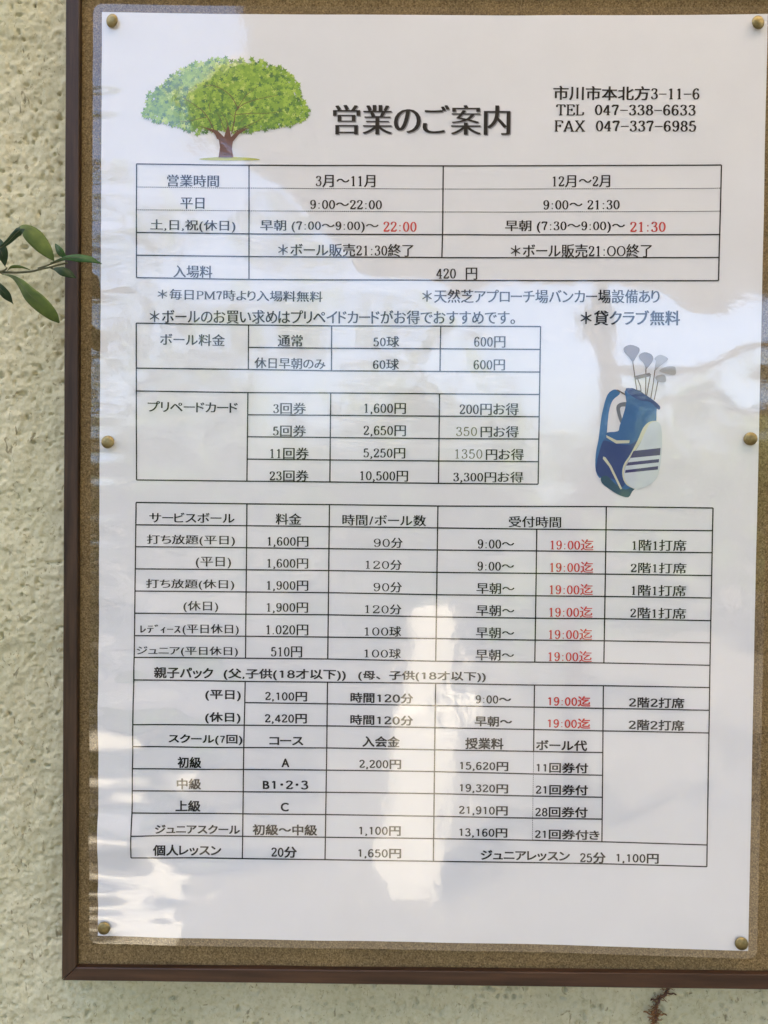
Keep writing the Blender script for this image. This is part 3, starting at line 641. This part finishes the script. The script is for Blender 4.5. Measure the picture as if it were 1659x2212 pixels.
def catmull(p, n=6):
    out = []
    for i in range(len(p)-1):
        a = p[max(0, i-1)]; b = p[i]; c = p[i+1]; d = p[min(len(p)-1, i+2)]
        for k in range(n):
            t = k/n
            out.append(tuple(.5*(2*b[j]+(c[j]-a[j])*t+(2*a[j]-5*b[j]+4*c[j]-d[j])*t*t+(3*b[j]-a[j]-3*c[j]+d[j])*t**3) for j in (0, 1)))
    return out+[p[-1]]

def serif_glyph(ch, rx, ry, table=SERIF):
    w, strokes = table[ch]; V, F = [], []
    for kind, pts in strokes:
        if kind == 'd':
            x, y, r = pts[0]; b = len(V)
            V += [(x+r*1.0*math.cos(2*math.pi*i/12), y+r*math.sin(2*math.pi*i/12)) for i in range(12)]
            F.append(tuple(range(b, b+12))); continue
        closed = kind == 'c'
        q = catmull(pts) if kind == 's' else list(pts)
        yy = ry*1.9 if kind == 'h' else ry
        if kind in 'lh' and len(q) == 2:
            dx, dy = q[1][0]-q[0][0], q[1][1]-q[0][1]; l = math.hypot(dx, dy)
        b = len(V); n = len(q)
        for i, p in enumerate(q):
            a = q[i-1] if closed else q[max(0, i-1)]; c = q[(i+1) % n] if closed else q[min(n-1, i+1)]
            dx, dy = c[0]-a[0], c[1]-a[1]; l = math.hypot(dx, dy) or 1
            nx, ny = -dy/l, dx/l; k = math.sqrt((rx*nx)**2+(yy*ny)**2) or 1
            ox, oy = rx*rx*nx/k, yy*yy*ny/k
            V.append((p[0]+ox, p[1]+oy)); V.append((p[0]-ox, p[1]-oy))
        for i in range(n if closed else n-1):
            j = (i+1) % n
            F.append((b+2*i, b+2*i+1, b+2*j+1, b+2*j))
    return V, F, w

_cache = {}
def font_glyph(ch, ox, oy, sx=1.):
    """outline of one character of the built-in font; stroke weight changed by ox sideways, oy up and down (em)"""
    key = (ch, ox, oy)
    if key in _cache: return _cache[key]
    fc = bpy.data.curves.new('glyph', 'FONT'); fc.body = ch
    fo = bpy.data.objects.new('glyph', fc); col.objects.link(fo)
    dg = bpy.context.evaluated_depsgraph_get(); dg.update()
    ev = fo.evaluated_get(dg); cu = ev.to_curve(dg)
    loops = []
    for s in cu.splines:
        bp = s.bezier_points; n = len(bp); loop = []
        for i in range(n):
            a = bp[i]; b = bp[(i+1) % n]
            p0, p1, p2, p3 = a.co, a.handle_right, b.co, b.handle_left
            p2, p3 = b.handle_left, b.co
            straight = (p1-p0).cross(p3-p0).length < 1e-5 and (p2-p0).cross(p3-p0).length < 1e-5
            m = 1 if straight else 4
            for k in range(m):
                t = k/m; u = 1-t
                q = u**3*p0+3*u*u*t*p1+3*u*t*t*p2+t**3*p3
                if not loop or (Vector(loop[-1])-q.xy).length > 1e-4: loop.append(tuple(q.xy))
        if (Vector(loop[0])-Vector(loop[-1])).length < 1e-4: loop.pop()
        loops.append(loop)
    ev.to_curve_clear(); bpy.data.objects.remove(fo); bpy.data.curves.remove(fc)
    area = lambda L: sum(L[i-1][0]*L[i][1]-L[i][0]*L[i-1][1] for i in range(len(L)))/2
    sgn = 1 if sum(area(L) for L in loops) > 0 else -1      # ink lies left of the outline when positive
    new = []
    for L in loops:
        n = len(L); out = []
        for i in range(n):
            a = Vector(L[i-1]); p = Vector(L[i]); c = Vector(L[(i+1) % n])
            e1 = (p-a).normalized(); e2 = (c-p).normalized()
            n1 = Vector((e1.y, -e1.x))*sgn; n2 = Vector((e2.y, -e2.x))*sgn
            d1 = Vector((n1.x*ox, n1.y*oy)); d2 = Vector((n2.x*ox, n2.y*oy))
            det = n1.x*n2.y-n1.y*n2.x
            if abs(det) > .3:
                h1 = n1.dot(d1); h2 = n2.dot(d2)
                q = Vector(((h1*n2.y-h2*n1.y)/det, (n1.x*h2-n2.x*h1)/det))
            else: q = (d1+d2)/2
            lim = 1.6*max(abs(ox), abs(oy))
            if q.length > lim: q *= lim/q.length
            out.append((p.x+q.x, p.y+q.y))
        new.append(out)
    cu = bpy.data.curves.new('glyph', 'CURVE'); cu.dimensions = '2D'; cu.fill_mode = 'BOTH'
    for L in new:
        s = cu.splines.new('POLY'); s.points.add(len(L)-1); s.use_cyclic_u = True
        for pt, q in zip(s.points, L): pt.co = (q[0], q[1], 0, 1)
    go = bpy.data.objects.new('glyph', cu); col.objects.link(go)
    dg = bpy.context.evaluated_depsgraph_get(); dg.update()
    ev = go.evaluated_get(dg); me = ev.to_mesh()
    V = [tuple(v.co.xy) for v in me.vertices]; F = [tuple(p.vertices) for p in me.polygons]
    ev.to_mesh_clear(); bpy.data.objects.remove(go); bpy.data.curves.remove(cu)
    x0 = min(v[0] for v in V); x1 = max(v[0] for v in V)
    _cache[key] = (V, F, x0, x1)
    return _cache[key]

STY = {  # outline trim up-down, spread sideways and up-down (em), serif pen radii, serif widening
 'M': (-.006, .018, .006, .056, .027, 1.0), 'B': (-.004, .024, .010, .060, .030, 1.0), 'T': (-.014, .024, .003, .04, .02, 1.0),
 'W': (-.006, .018, .006, .046, .026, 1.45), 'G': (0., .026, .020, None, None, 1.0)}
def is_kana(c): return '\u3041' <= c <= '\u30ff' and c not in '・'
def string_mesh(s, st, lifts):
    trim, sx_, sy_, rx, ry, wide = STY[st]
    V, F = [], []; pen = 0.
    for ch in s:
        if not rx and ch in GOTHIC:
            gv, gf, w = serif_glyph(ch, .058, .054, GOTHIC); sx = 1.32 if ch.isdigit() and any(q in s for q in ('才', '時間', '階2', 'B1')) else 1.
            b = len(V); V += [(pen+x*sx, y) for x, y in gv]; lifts += [0]*len(gv); F += [tuple(i+b for i in f) for f in gf]; pen += w*sx
            continue
        if ch == ' ': pen += .28; continue
        if ch == '　': pen += 1.; continue
        cc = {'Ｏ': 'O', '−': '-'}.get(ch, ch)
        if rx and cc in SERIF:
            gv, gf, w = serif_glyph(cc, rx/ (wide**.5), ry); sx = wide if cc.isdigit() else 1.
            b = len(V); V += [(pen+x*sx, y) for x, y in gv]; lifts += [0]*len(gv); F += [tuple(i+b for i in f) for f in gf]; pen += w*sx
            continue
        gv, gf, x0, x1 = font_glyph(ch, 0., trim)
        copies = [(-sx_, -sy_), (sx_, -sy_), (sx_, sy_), (-sx_, sy_), (0, 0)]
        b = len(V); k0 = len(V)
        if ord(ch) < 128:
            adv = {'(': .36, ')': .36, ',': .27, '.': .27, ':': .30, '/': .42}.get(ch, .56)
            s_ = .98; off = (adv-(x1-x0)*s_)/2-x0*s_
            V += [(pen+x*s_+off, y) for x, y in gv]
        elif '\uff61' <= ch <= '\uff9f':
            adv = .5; off = .25-(x0+x1)/2
            if ch in 'ﾞ・': adv = .36; off = .16-(x0+x1)/2
            if ch == '･': adv = .5
            V += [(pen+x+off, y) for x, y in gv]
        elif is_kana(ch):
            adv = min(1., (x1-x0)+.11); off = (adv-(x1-x0))/2-x0
            V += [(pen+x+off, y) for x, y in gv]
        else:
            adv = 1.; V += [(pen+x, y) for x, y in gv]
        one = V[k0:]; V = V[:k0]
        for ci, (dx, dy) in enumerate(copies):            # the print spreads into the paper: a heavier stroke
            b = len(V); V += [(x+dx, y+dy) for x, y in one]; lifts += [ci]*len(one); F += [tuple(i+b for i in f) for f in gf]
        pen += adv
    return V, F

def place_string(rec, parent, name, mat=None, shift=(0, 0), layer=1):
    tb, s, cx, cz, w, h, ang, st, c = rec
    lifts = []; V, F = string_mesh(s, st, lifts)
    a = np.array(V); mn = a.min(0); mx = a.max(0)
    a = (a-(mn+mx)/2)/np.maximum(mx-mn, 1e-6)*np.array([w, h])
    ca, sa = math.cos(rad(ang)), math.sin(rad(ang))
    P = np.stack([cx+shift[0]+a[:, 0]*ca-a[:, 1]*sa, cz+shift[1]+a[:, 0]*sa+a[:, 1]*ca], 1)
    return printed(name, P, F, mat or INK[c], parent, layer+.06*np.array(lifts))

for rec in TEXTS:
    tb = rec[0]
    if tb == 0:
        ti = place_string(rec, notice, 'title_text', layer=2)
        place_string(rec, ti, 'drop_shadow', M['grey_ink'], (.42, -.42), 1)
    elif tb == 9: place_string(rec, notice, 'address_text')
    elif tb == 7: place_string(rec, notice, 'remark_text')
    else:
        o = place_string(rec, grid_parent[tb], 'cell_text')
        if rec[-1] == 'r': o['label'] = 'red printed time'

# ---- printed tree
def poly_print(name, pts, mat, parent, layer):
    from mathutils.geometry import tessellate_polygon
    tri = [tuple(t) for t in tessellate_polygon([[Vector((p[0], p[1], 0)) for p in pts]])]
    V = [tuple(p) for p in pts]; mid = {}; out = []
    def L(a, b): return math.hypot(V[a][0]-V[b][0], V[a][1]-V[b][1])
    def M_(a, b):
        k = (min(a, b), max(a, b))
        if k not in mid: mid[k] = len(V); V.append(((V[a][0]+V[b][0])/2, (V[a][1]+V[b][1])/2))
        return mid[k]
    while tri:          # split until the flat print can follow the bowed sheet
        a, b, c = tri.pop(); l = [L(a, b), L(b, c), L(c, a)]; m = max(l)
        if m < 2.2: out.append((a, b, c)); continue
        if m == l[1]: a, b, c = b, c, a
        elif m == l[2]: a, b, c = c, a, b
        k = M_(a, b); tri += [(a, k, c), (k, b, c)]
    return printed(name, V, out, mat, parent, layer)

def smooth_closed(pts, n=5):
    m = len(pts); out = []
    for i in range(m):
        a, b, c, d = pts[i-1], pts[i], pts[(i+1) % m], pts[(i+2) % m]
        for k in range(n):
            t = k/n
            out.append(tuple(.5*(2*b[j]+(c[j]-a[j])*t+(2*a[j]-5*b[j]+4*c[j]-d[j])*t*t+(3*b[j]-a[j]-3*c[j]+d[j])*t**3) for j in (0, 1)))
    return out

def inside(p, poly):
    r = False; x, y = p
    for i in range(len(poly)):
        a, b = poly[i-1], poly[i]
        if (a[1] > y) != (b[1] > y) and x < (b[0]-a[0])*(y-a[1])/(b[1]-a[1])+a[0]: r = not r
    return r

greens = [flat('leaf_print_a', (.16, .31, .035)), flat('leaf_print_b', (.27, .44, .045)), flat('leaf_print_c', (.39, .56, .065)), flat('leaf_print_d', (.085, .20, .040)), flat('leaf_print_e', (.55, .66, .14))]
M['print_trunk'] = flat('trunk_print', (.15, .055, .028)); M['print_grass'] = flat('grass_print', (.50, .52, .08))
def build_tree():
    rnd = random.Random(4)
    crown = smooth_closed(TREE['crown'], 4)
    tr = poly_print('tree_picture', smooth_closed(TREE['grass'], 4), M['print_grass'], notice, 0)
    cxm = sum(p[0] for p in crown)/len(crown); czm = sum(p[1] for p in crown)/len(crown)
    base = [(cxm+(x-cxm)*.93, czm+(z-czm)*.90) for x, z in crown]
    cr = poly_print('crown', base, greens[1], tr, 1)
    x0 = min(p[0] for p in crown); x1 = max(p[0] for p in crown); z0 = min(p[1] for p in crown); z1 = max(p[1] for p in crown)
    V, F, MI = [], [], []
    spots = []
    per = len(crown)
    for i in range(per):
        a, b = crown[i-1], crown[i]
        for k in range(2):
            t = rnd.random(); spots.append((a[0]+(b[0]-a[0])*t+rnd.uniform(-1.3, 1.0), a[1]+(b[1]-a[1])*t+rnd.uniform(-1.3, 1.0)))
    while len(spots) < 2100:
        p = (rnd.uniform(x0, x1), rnd.uniform(z0, z1))
        if inside(p, crown): spots.append(p)
    for (x, z) in spots:
        r = rnd.uniform(.9, 1.75); a0 = rnd.uniform(0, 6.28); b = len(V)
        for k in range(10):
            q = r if k % 2 == 0 else r*.42
            V.append((x+q*math.cos(a0+k*math.pi/5), z+q*math.sin(a0+k*math.pi/5)))
        F.append(tuple(range(b, b+10)))
        hgt = (z-z0)/(z1-z0)+.25*noise.noise(Vector((x*.16, z*.16, 3)))
        w = [2.0-1.2*hgt, 2.0, .7+1.6*hgt, 1.1-.4*hgt, .15+.6*hgt]
        MI.append(rnd.choices(range(5), [max(.05, q) for q in w])[0])
    a = np.array(V)*MM
    lay = np.repeat(np.arange(len(spots)) % 40, 10)*1.2e-6
    y = sheet_y(a[:, 0], a[:, 1])-.00019-lay
    o = mesh_obj('leaves', np.stack([a[:, 0], y, a[:, 1]], 1), F, greens, cr)
    for p, mi in zip(o.data.polygons, MI): p.material_index = mi
    poly_print('trunk', TREE['trunk'], M['print_trunk'], tr, 5)
    V, F = [], []
    for pts, w in TREE_BRANCHES: ribbon(catmull([tuple(p) for p in pts], 4), w*.85, V, F, w*.3)
    printed('branches', V, F, M['print_trunk'], tr, 5.4)
build_tree()

# ---- printed golf bag
BC = dict(blue=(.032, .135, .32), blue2=(.040, .17, .37), navy=(.024, .060, .20), teal=(.022, .085, .13), black=(.012, .012, .025), brown=(.16, .12, .09), grey=(.17, .19, .22),
          cream=(.62, .63, .47), pale=(.60, .66, .69), stripe=(.045, .040, .15), club=(.24, .205, .175), clubpale=(.40, .39, .37))
bag_m = {k: flat('bag_'+k, v) for k, v in BC.items()}
def build_bag():
    V, F = [], []
    for s in SHAFTS: ribbon([tuple(p) for p in s], .42, V, F)
    root = printed('golf_bag_picture', V, F, bag_m['brown'], notice, 2)
    nm = dict(strap_link='strap_link', handle='carry_handle', bar='club_shaft')
    for i, (n_, c, pts) in enumerate(BAG):
        pts = smooth_closed(pts, 3) if n_ in ('strap', 'bag_body', 'pocket', 'pocket_edge', 'club_head', 'lower_panel', 'rim', 'handle', 'base') else pts
        poly_print(nm.get(n_, n_), pts, bag_m[c], root, 0 if n_ in ('opening',) else i*.35+(0 if n_ != 'club_head' else .5))
build_bag()

# ------------------------------------------------------------------ thumbtacks
def tack_mesh():
    prof = [(0, -.0019), (.0010, -.00185), (.0019, -.0016), (.0026, -.0012), (.0029, -.0007), (.00295, -.0003), (.0027, 0), (.0008, .0001), (.0007, .0030)]
    V, F = [], []; n = 28
    for r, y in prof:
        for k in range(n): V.append((r*math.cos(2*math.pi*k/n), y, r*math.sin(2*math.pi*k/n)))
    for i in range(len(prof)-1):
        for k in range(n): F.append((i*n+k, i*n+(k+1) % n, (i+1)*n+(k+1) % n, (i+1)*n+k))
    return V, F
def build_tacks():
    labels = ['brass thumbtack through the upper left corner of the notice, above the printed tree',
              'brass thumbtack through the upper right corner of the notice, above the address',
              'brass thumbtack on the left edge of the notice at mid height, left of the tables',
              'brass thumbtack on the right edge of the notice at mid height, beside the golf bag',
              'dark brass thumbtack at the lower left corner of the notice',
              'dark brass thumbtack at the lower right corner of the notice, half over the cork']
    V, F = tack_mesh(); first = None
    for (x, z), lb in zip(TACKS, labels):
        if first is None:
            o = first = mesh_obj('thumbtack', V, F, M['brass'], smooth=True)
        else:
            o = first.copy(); col.objects.link(o)
        yy = float(sheet_y(np.array([x*MM]), np.array([z*MM]))[0])
        o.location = (x*MM, yy-.0009, z*MM)
        o.rotation_euler = (rad(random.Random(x).uniform(-13, 13)), rad(random.Random(z).uniform(0, 90)), rad(random.Random(x+z).uniform(-13, 13)))
        tag(o, lb, 'thumbtack', 'thumbtacks holding the notice')
build_tacks()

# ------------------------------------------------------------------ leafy twig reaching in from the left
def leaf_mat(name, top, under):
    m, nt, b = mat_new(name)
    g = N(nt, 'ShaderNodeNewGeometry'); mx = N(nt, 'ShaderNodeMixRGB'); mx.inputs[1].default_value = (*top, 1); mx.inputs[2].default_value = (*under, 1)
    nt.links.new(g.outputs['Backfacing'], mx.inputs[0])
    v = coords(nt); n = N(nt, 'ShaderNodeTexNoise', Scale=220, Detail=4); nt.links.new(v, n.inputs['Vector'])
    r = ramp(nt, [(.3, (.6, .66, .55)), (.7, (1.2, 1.15, .95))]); nt.links.new(n.outputs['Fac'], r.inputs[0])
    ml = N(nt, 'ShaderNodeMixRGB', blend_type='MULTIPLY'); ml.inputs[0].default_value = 1
    nt.links.new(mx.outputs[0], ml.inputs[1]); nt.links.new(r.outputs[0], ml.inputs[2]); nt.links.new(ml.outputs[0], b.inputs['Base Color'])
    b.inputs['Roughness'].default_value = .55; b.inputs['Specular IOR Level'].default_value = .25
    return m
M['leaf_dark'] = leaf_mat('leaf_upper', (.018, .042, .014), (.045, .075, .018))
M['leaf_olive'] = leaf_mat('leaf_under', (.085, .125, .030), (.085, .125, .030))
M['leaf_green'] = leaf_mat('leaf_young', (.030, .085, .022), (.030, .085, .022))
M['twig'] = noise_mat('twig_bark', [(.3, (.055, .060, .028)), (.7, (.11, .11, .055))], 600, 4, .7)

def tube(pts, r0, r1, V, F, n=8):
    P = [Vector(p) for p in pts]; b = len(V)
    for i, p in enumerate(P):
        d = (P[min(i+1, len(P)-1)]-P[max(0, i-1)]).normalized()
        u = d.cross(Vector((0, 1, 0)));
        if u.length < 1e-3: u = d.cross(Vector((1, 0, 0)))
        u.normalize(); w = d.cross(u).normalized(); r = r0+(r1-r0)*i/(len(P)-1)
        for k in range(n): V.append(p+u*(r*math.cos(2*math.pi*k/n))+w*(r*math.sin(2*math.pi*k/n)))
    for i in range(len(P)-1):
        for k in range(n): F.append((b+i*n+k, b+i*n+(k+1) % n, b+(i+1)*n+(k+1) % n, b+(i+1)*n+k))
    F.append(tuple(range(b, b+n))); F.append(tuple(range(b+(len(P)-1)*n+n-1, b+(len(P)-1)*n-1, -1)))

def build_twig():
    root = empty('leafy_twig', (-.20, -.026, .08))
    tag(root, 'thin twig with long narrow green leaves reaching across the left frame', 'twig')
    for k, st in enumerate(STEMS):
        V, F = [], []
        q = catmull([tuple(p) for p in st], 5) if len(st) > 2 else [tuple(p) for p in st]
        y = -.026
        tube([(p[0]*MM, y+.0012*math.sin(i*.2), p[1]*MM) for i, p in enumerate(q)], .00055 if k == 0 else .00040, .00035, V, F)
        mesh_obj('stem', V, F, M['twig'], root, True)
    mm = dict(A='leaf_olive', B='leaf_green', C='leaf_green', D='leaf_dark', E='leaf_olive', F='leaf_dark', G='leaf_dark', Hh='leaf_olive')
    for name, dep, pts in LEAVES:
        c = catmull([tuple(p[:2]) for p in pts], 5); ws = [w for p in catmull([(p[2], 0) for p in pts], 5) for w in [max(.05, p[0])]]
        n = len(c); V, F = [], []; nc = 7
        for i, p in enumerate(c):
            a = c[max(0, i-1)]; b = c[min(n-1, i+1)]
            dx, dz = b[0]-a[0], b[1]-a[1]; l = math.hypot(dx, dz) or 1
            f = i/(n-1)
            for k in range(nc):
                s = (k/(nc-1)-.5)*2
                bend = (-.0035*math.sin(f*math.pi) if name in 'AE' else -.002*math.sin(f*math.pi))
                y = dep*MM+bend+.16*ws[i]*MM*abs(s)**1.5+.00025*math.sin(f*9+s*2)+(.35*s*ws[i]*MM if name in 'ACD' else -.25*s*ws[i]*MM)
                if name == 'A' and f < .42: y -= .5*s*ws[i]*MM
                V.append((p[0]*MM-dz/l*s*ws[i]*MM, y, p[1]*MM+dx/l*s*ws[i]*MM))
        for i in range(n-1):
            for k in range(nc-1): F.append((i*nc+k, i*nc+k+1, (i+1)*nc+k+1, (i+1)*nc+k))
        o = mesh_obj('leaf', V, F, [M[mm[name]], M['leaf_dark']], root, True)
        if name == 'A':
            for p in o.data.polygons:
                if p.index//(nc-1) < n*.50 and (p.index//(nc-1) < n*.42 or p.index % (nc-1) < 3): p.material_index = 1
        md = o.modifiers.new('thick', 'SOLIDIFY'); md.thickness = .00022
        if name in 'ABCEFG':
            mid_ = [V[i*nc+nc//2] for i in range(2, n-2)]; v2, f2 = [], []
            tube([(x, y-.00012, z) for x, y, z in mid_], .00022, .00008, v2, f2, 6)
            rib = mesh_obj('midrib', v2, f2, M['twig'], None, True); rib.parent = o
            rib.location = (0, 0, 0)
build_twig()

# ------------------------------------------------------------------ dried creeper below the board
M['dry'] = noise_mat('dry_creeper', [(.3, (.14, .062, .024)), (.7, (.34, .18, .075))], 500, 5, .85)
M['dry2'] = noise_mat('dry_creeper_stem', [(.3, (.07, .038, .025)), (.7, (.17, .095, .06))], 400, 5, .85)
def build_vine():
    root = empty('dried_creeper', (.113, .012, -.245))
    tag(root, 'dried brown creeper stem with rootlets clinging to the stucco below the frame', 'creeper')
    rnd = random.Random(8)
    for k, st in enumerate(VINE):
        V, F = [], []
        q = catmull([tuple(p) for p in st], 6)
        if k == 0: q = q+[(q[-1][0]-1.0*i, q[-1][1]-2.0*i) for i in range(1, 8)]
        tube([(p[0]*MM+rnd.uniform(-.0002, .0002), .0105+.0006*math.sin(i*.8), p[1]*MM) for i, p in enumerate(q)],   .00062 if k == 0 else .0005, .0005 if k == 0 else .0003, V, F, 7)
        mesh_obj('stem', V, F, M['dry2'] if k < 3 else M['dry'], root, True)
    V, F = [], []
    st = catmull([tuple(p) for p in VINE[0]], 8)
    for i in range(110):
        p = st[min(len(st)-1, int(rnd.triangular(0, 1.0, .72)*(len(st)-1)))]
        a = rnd.uniform(0, 6.28); L = rnd.uniform(1.2, 4.2); x, z = p[0]+rnd.uniform(-.7, .7), p[1]+rnd.uniform(-1, 1)
        pts = []
        for j in range(4):
            pts.append((x*MM, .0105+rnd.uniform(-.0009, .0012), z*MM)); a += rnd.uniform(-.5, .5)
            x += L/3*math.cos(a); z += L/3*math.sin(a)*.8
        tube(pts, .00024, .00009, V, F, 5)
    o = mesh_obj('rootlets', V, F, M['dry'], root, True); tag(o, kind='stuff')
build_vine()

# ------------------------------------------------------------------ unseen ground; roofs, foliage, pale slab and post added for light and reflections
M['paving'] = noise_mat('paving', [(.3, (.10, .088, .068)), (.7, (.17, .15, .118))], 6, 8, .9)
M['added_soffit'] = noise_mat('added_roof_boards', [(.3, (.34, .27, .20)), (.7, (.42, .34, .26))], 5, 5, .7)
M['added_path'] = noise_mat('added_path_concrete', [(.3, (.40, .36, .28)), (.7, (.62, .57, .45))], 9, 6, .85)
def canvas_mat():
    m = bpy.data.materials.new('added_canvas'); m.use_nodes = True; nt = m.node_tree; nt.nodes.clear()
    d = N(nt, 'ShaderNodeBsdfDiffuse'); t = N(nt, 'ShaderNodeBsdfTranslucent'); mx = N(nt, 'ShaderNodeMixShader'); o = N(nt, 'ShaderNodeOutputMaterial')
    v = coords(nt); n = N(nt, 'ShaderNodeTexNoise', Scale=3, Detail=5); nt.links.new(v, n.inputs['Vector'])
    r = ramp(nt, [(.3, (.80, .69, .53)), (.7, (.85, .74, .58))]); nt.links.new(n.outputs['Fac'], r.inputs[0])
    nt.links.new(r.outputs[0], d.inputs[0]); nt.links.new(r.outputs[0], t.inputs[0]); mx.inputs[0].default_value = .54
    nt.links.new(d.outputs[0], mx.inputs[1]); nt.links.new(t.outputs[0], mx.inputs[2]); nt.links.new(mx.outputs[0], o.inputs[0])
    return m
M['canvas'] = canvas_mat()
M['post'] = noise_mat('added_post_paint', [(.3, (.48, .45, .37)), (.7, (.64, .60, .50))], 8, 4, .7)
M['foliage'] = leaf_mat('added_leaf', (.07, .10, .030), (.09, .13, .035))
def build_env():
    g = mesh_obj('ground', [(-30, -40, -1.5), (30, -40, -1.5), (30, 10, -1.5), (-30, 10, -1.5)], [(0, 1, 2, 3)], M['paving'])
    tag(g, kind='structure')
    # added canopy, thin cloth the sun shines through, to warm the light from above
    pts = [(-.36, .0), (-.30, -.35), (-.22, -.68), (1.5, -.68), (3.4, -.68), (5, -.68), (5, .0)]
    n = len(pts); V = [(x, y, .95) for x, y in pts]; F = [tuple(range(n))]
    r = mesh_obj('added_canopy', V, F, M['canvas'])
    tag(r, 'unseen thin cream canopy added to light the notice warmly from above', 'canopy')
    pts = [(-.22, -.69), (-.29, -.99), (-.345, -1.42), (-.50, -1.62), (-.50, -1.78), (-.33, -2.15), (-.14, -3.2), (1.8, -3.5), (5, -3.5), (5, -.69)]
    n = len(pts); V = [(x, y, .95) for x, y in pts]+[(x, y, .962) for x, y in pts]
    F = [tuple(range(n)), tuple(range(2*n-1, n-1, -1))]+[(i, (i+1) % n, n+(i+1) % n, n+i) for i in range(n)]
    r = mesh_obj('added_roof', V, F, M['added_soffit']); tag(r, kind='structure')  # unseen roof added, its edge shaped to bound the mirrored sky
    def beam(name, x0, x1, y0, y1, a, b):
        v = [(x, y, z) for z in (a, b) for x, y in ((x0, y0), (x1, y0), (x1, y1), (x0, y1))]
        mesh_obj(name, v, [(3, 2, 1, 0), (4, 5, 6, 7), (0, 1, 5, 4), (1, 2, 6, 5), (2, 3, 7, 6), (3, 0, 4, 7)], M['wood'], r)
    beam('added_roof_post', .74, .83, -3.34, -3.25, -1.5, .948); beam('added_roof_rail', .832, 4.9, -3.32, -3.27, .60, .67); beam('added_roof_rail', .832, 4.9, -3.32, -3.27, .42, .46)  # beams added to split the sky reflection on the right
    p = mesh_obj('added_path', [(-3.4, -4.6, -1.496), (-.95, -4.2, -1.496), (-.72, -2.3, -1.496), (-2.2, -2.0, -1.496)], [(0, 1, 2, 3)], M['added_path'])
    tag(p, kind='structure')  # pale slab added so sunlit patches mirror at the lower left
    # foliage added to block sky, dapple the sun and break up reflections
    rnd = random.Random(21); V, F = [], []
    def clump(c, rx, ry, rz, n, s):
        for i in range(n):
            d = Vector((rnd.gauss(0, 1), rnd.gauss(0, 1), rnd.gauss(0, 1))).normalized()*(rnd.random()**.4)
            p = Vector((c[0]+d.x*rx, c[1]+d.y*ry, c[2]+d.z*rz))
            u = Vector((rnd.gauss(0, 1), rnd.gauss(0, 1), rnd.gauss(0, 1))).normalized(); w = u.orthogonal().normalized()
            b = len(V); l = s*rnd.uniform(.7, 1.4)
            V.extend([p-u*l, p+w*l*.35, p+u*l, p-w*l*.35]); F.append((b, b+1, b+2, b+3))
    for i in range(16):
        x = -9+i*1.2+rnd.uniform(-.4, .4)
        clump((x, -8.5+rnd.uniform(-1, 1), -.5+rnd.uniform(-.3, .5)), 1.0, .9, 1.3+rnd.uniform(0, .5), 900, .11)
    for (x, y, z, r_) in ((-1.5, -3.2, -1.0, .45), (-.95, -3.5, -1.2, .30), (.9, -5.2, -.8, .5), (-1.9, -4.5, -.6, .7)):
        clump((x, y, z), r_, r_, r_*.9, 700, .06)
    for (x, y, z, r_, k) in ((-1.85, -6.0, 2.15, .55, 150), (-.75, -6.2, 2.1, .40, 90), (-.9, -6.0, 1.3, .55, 130), (-2.3, -6.2, 1.4, .6, 170), (.2, -6.4, 1.25, .45, 90), (-1.5, -5.8, .95, .6, 170)):
        clump((x, y, z), r_*1.3, r_, r_*.75, k, .085)
    for (x, y, z) in ((-2.7, -2.2, .1),): clump((x, y, z), .9, .9, .7, 520, .07)
    for (x, y, z) in ((-3.6, -2.4, 0), (-3.4, -3.6, .6), (-4.0, -4.8, 1.2), (-3.5, -2.6, 1.8), (-4.3, -3.8, 2.6), (-3.7, -1.6, -.6)):
        clump((x, y, z), .95, .95, 1.1, 1500, .10)
    o = mesh_obj('added_foliage', V, F, M['foliage']); tag(o, kind='stuff')
    V, F = [], []
    for z, w in ((-1.5, .104), (-.80, .104), (-.775, .066), (-.44, .062), (-.41, .050)):
        V += [(.068-w, -2.72-w, z), (.068+w, -2.72-w, z), (.068+w, -2.72+w, z), (.068-w, -2.72+w, z)]
    for i in range(4):
        for k in range(4): F.append((i*4+k, i*4+(k+1) % 4, i*4+4+(k+1) % 4, i*4+4+k))
    F += [(3, 2, 1, 0), (16, 17, 18, 19)]
    o = mesh_obj('added_post', V, F, M['post'])  # post added for its upright streak in the laminate reflection
    tag(o, 'unseen pale post added to be mirrored as an upright streak in the lower middle of the laminate', 'post')
build_env()
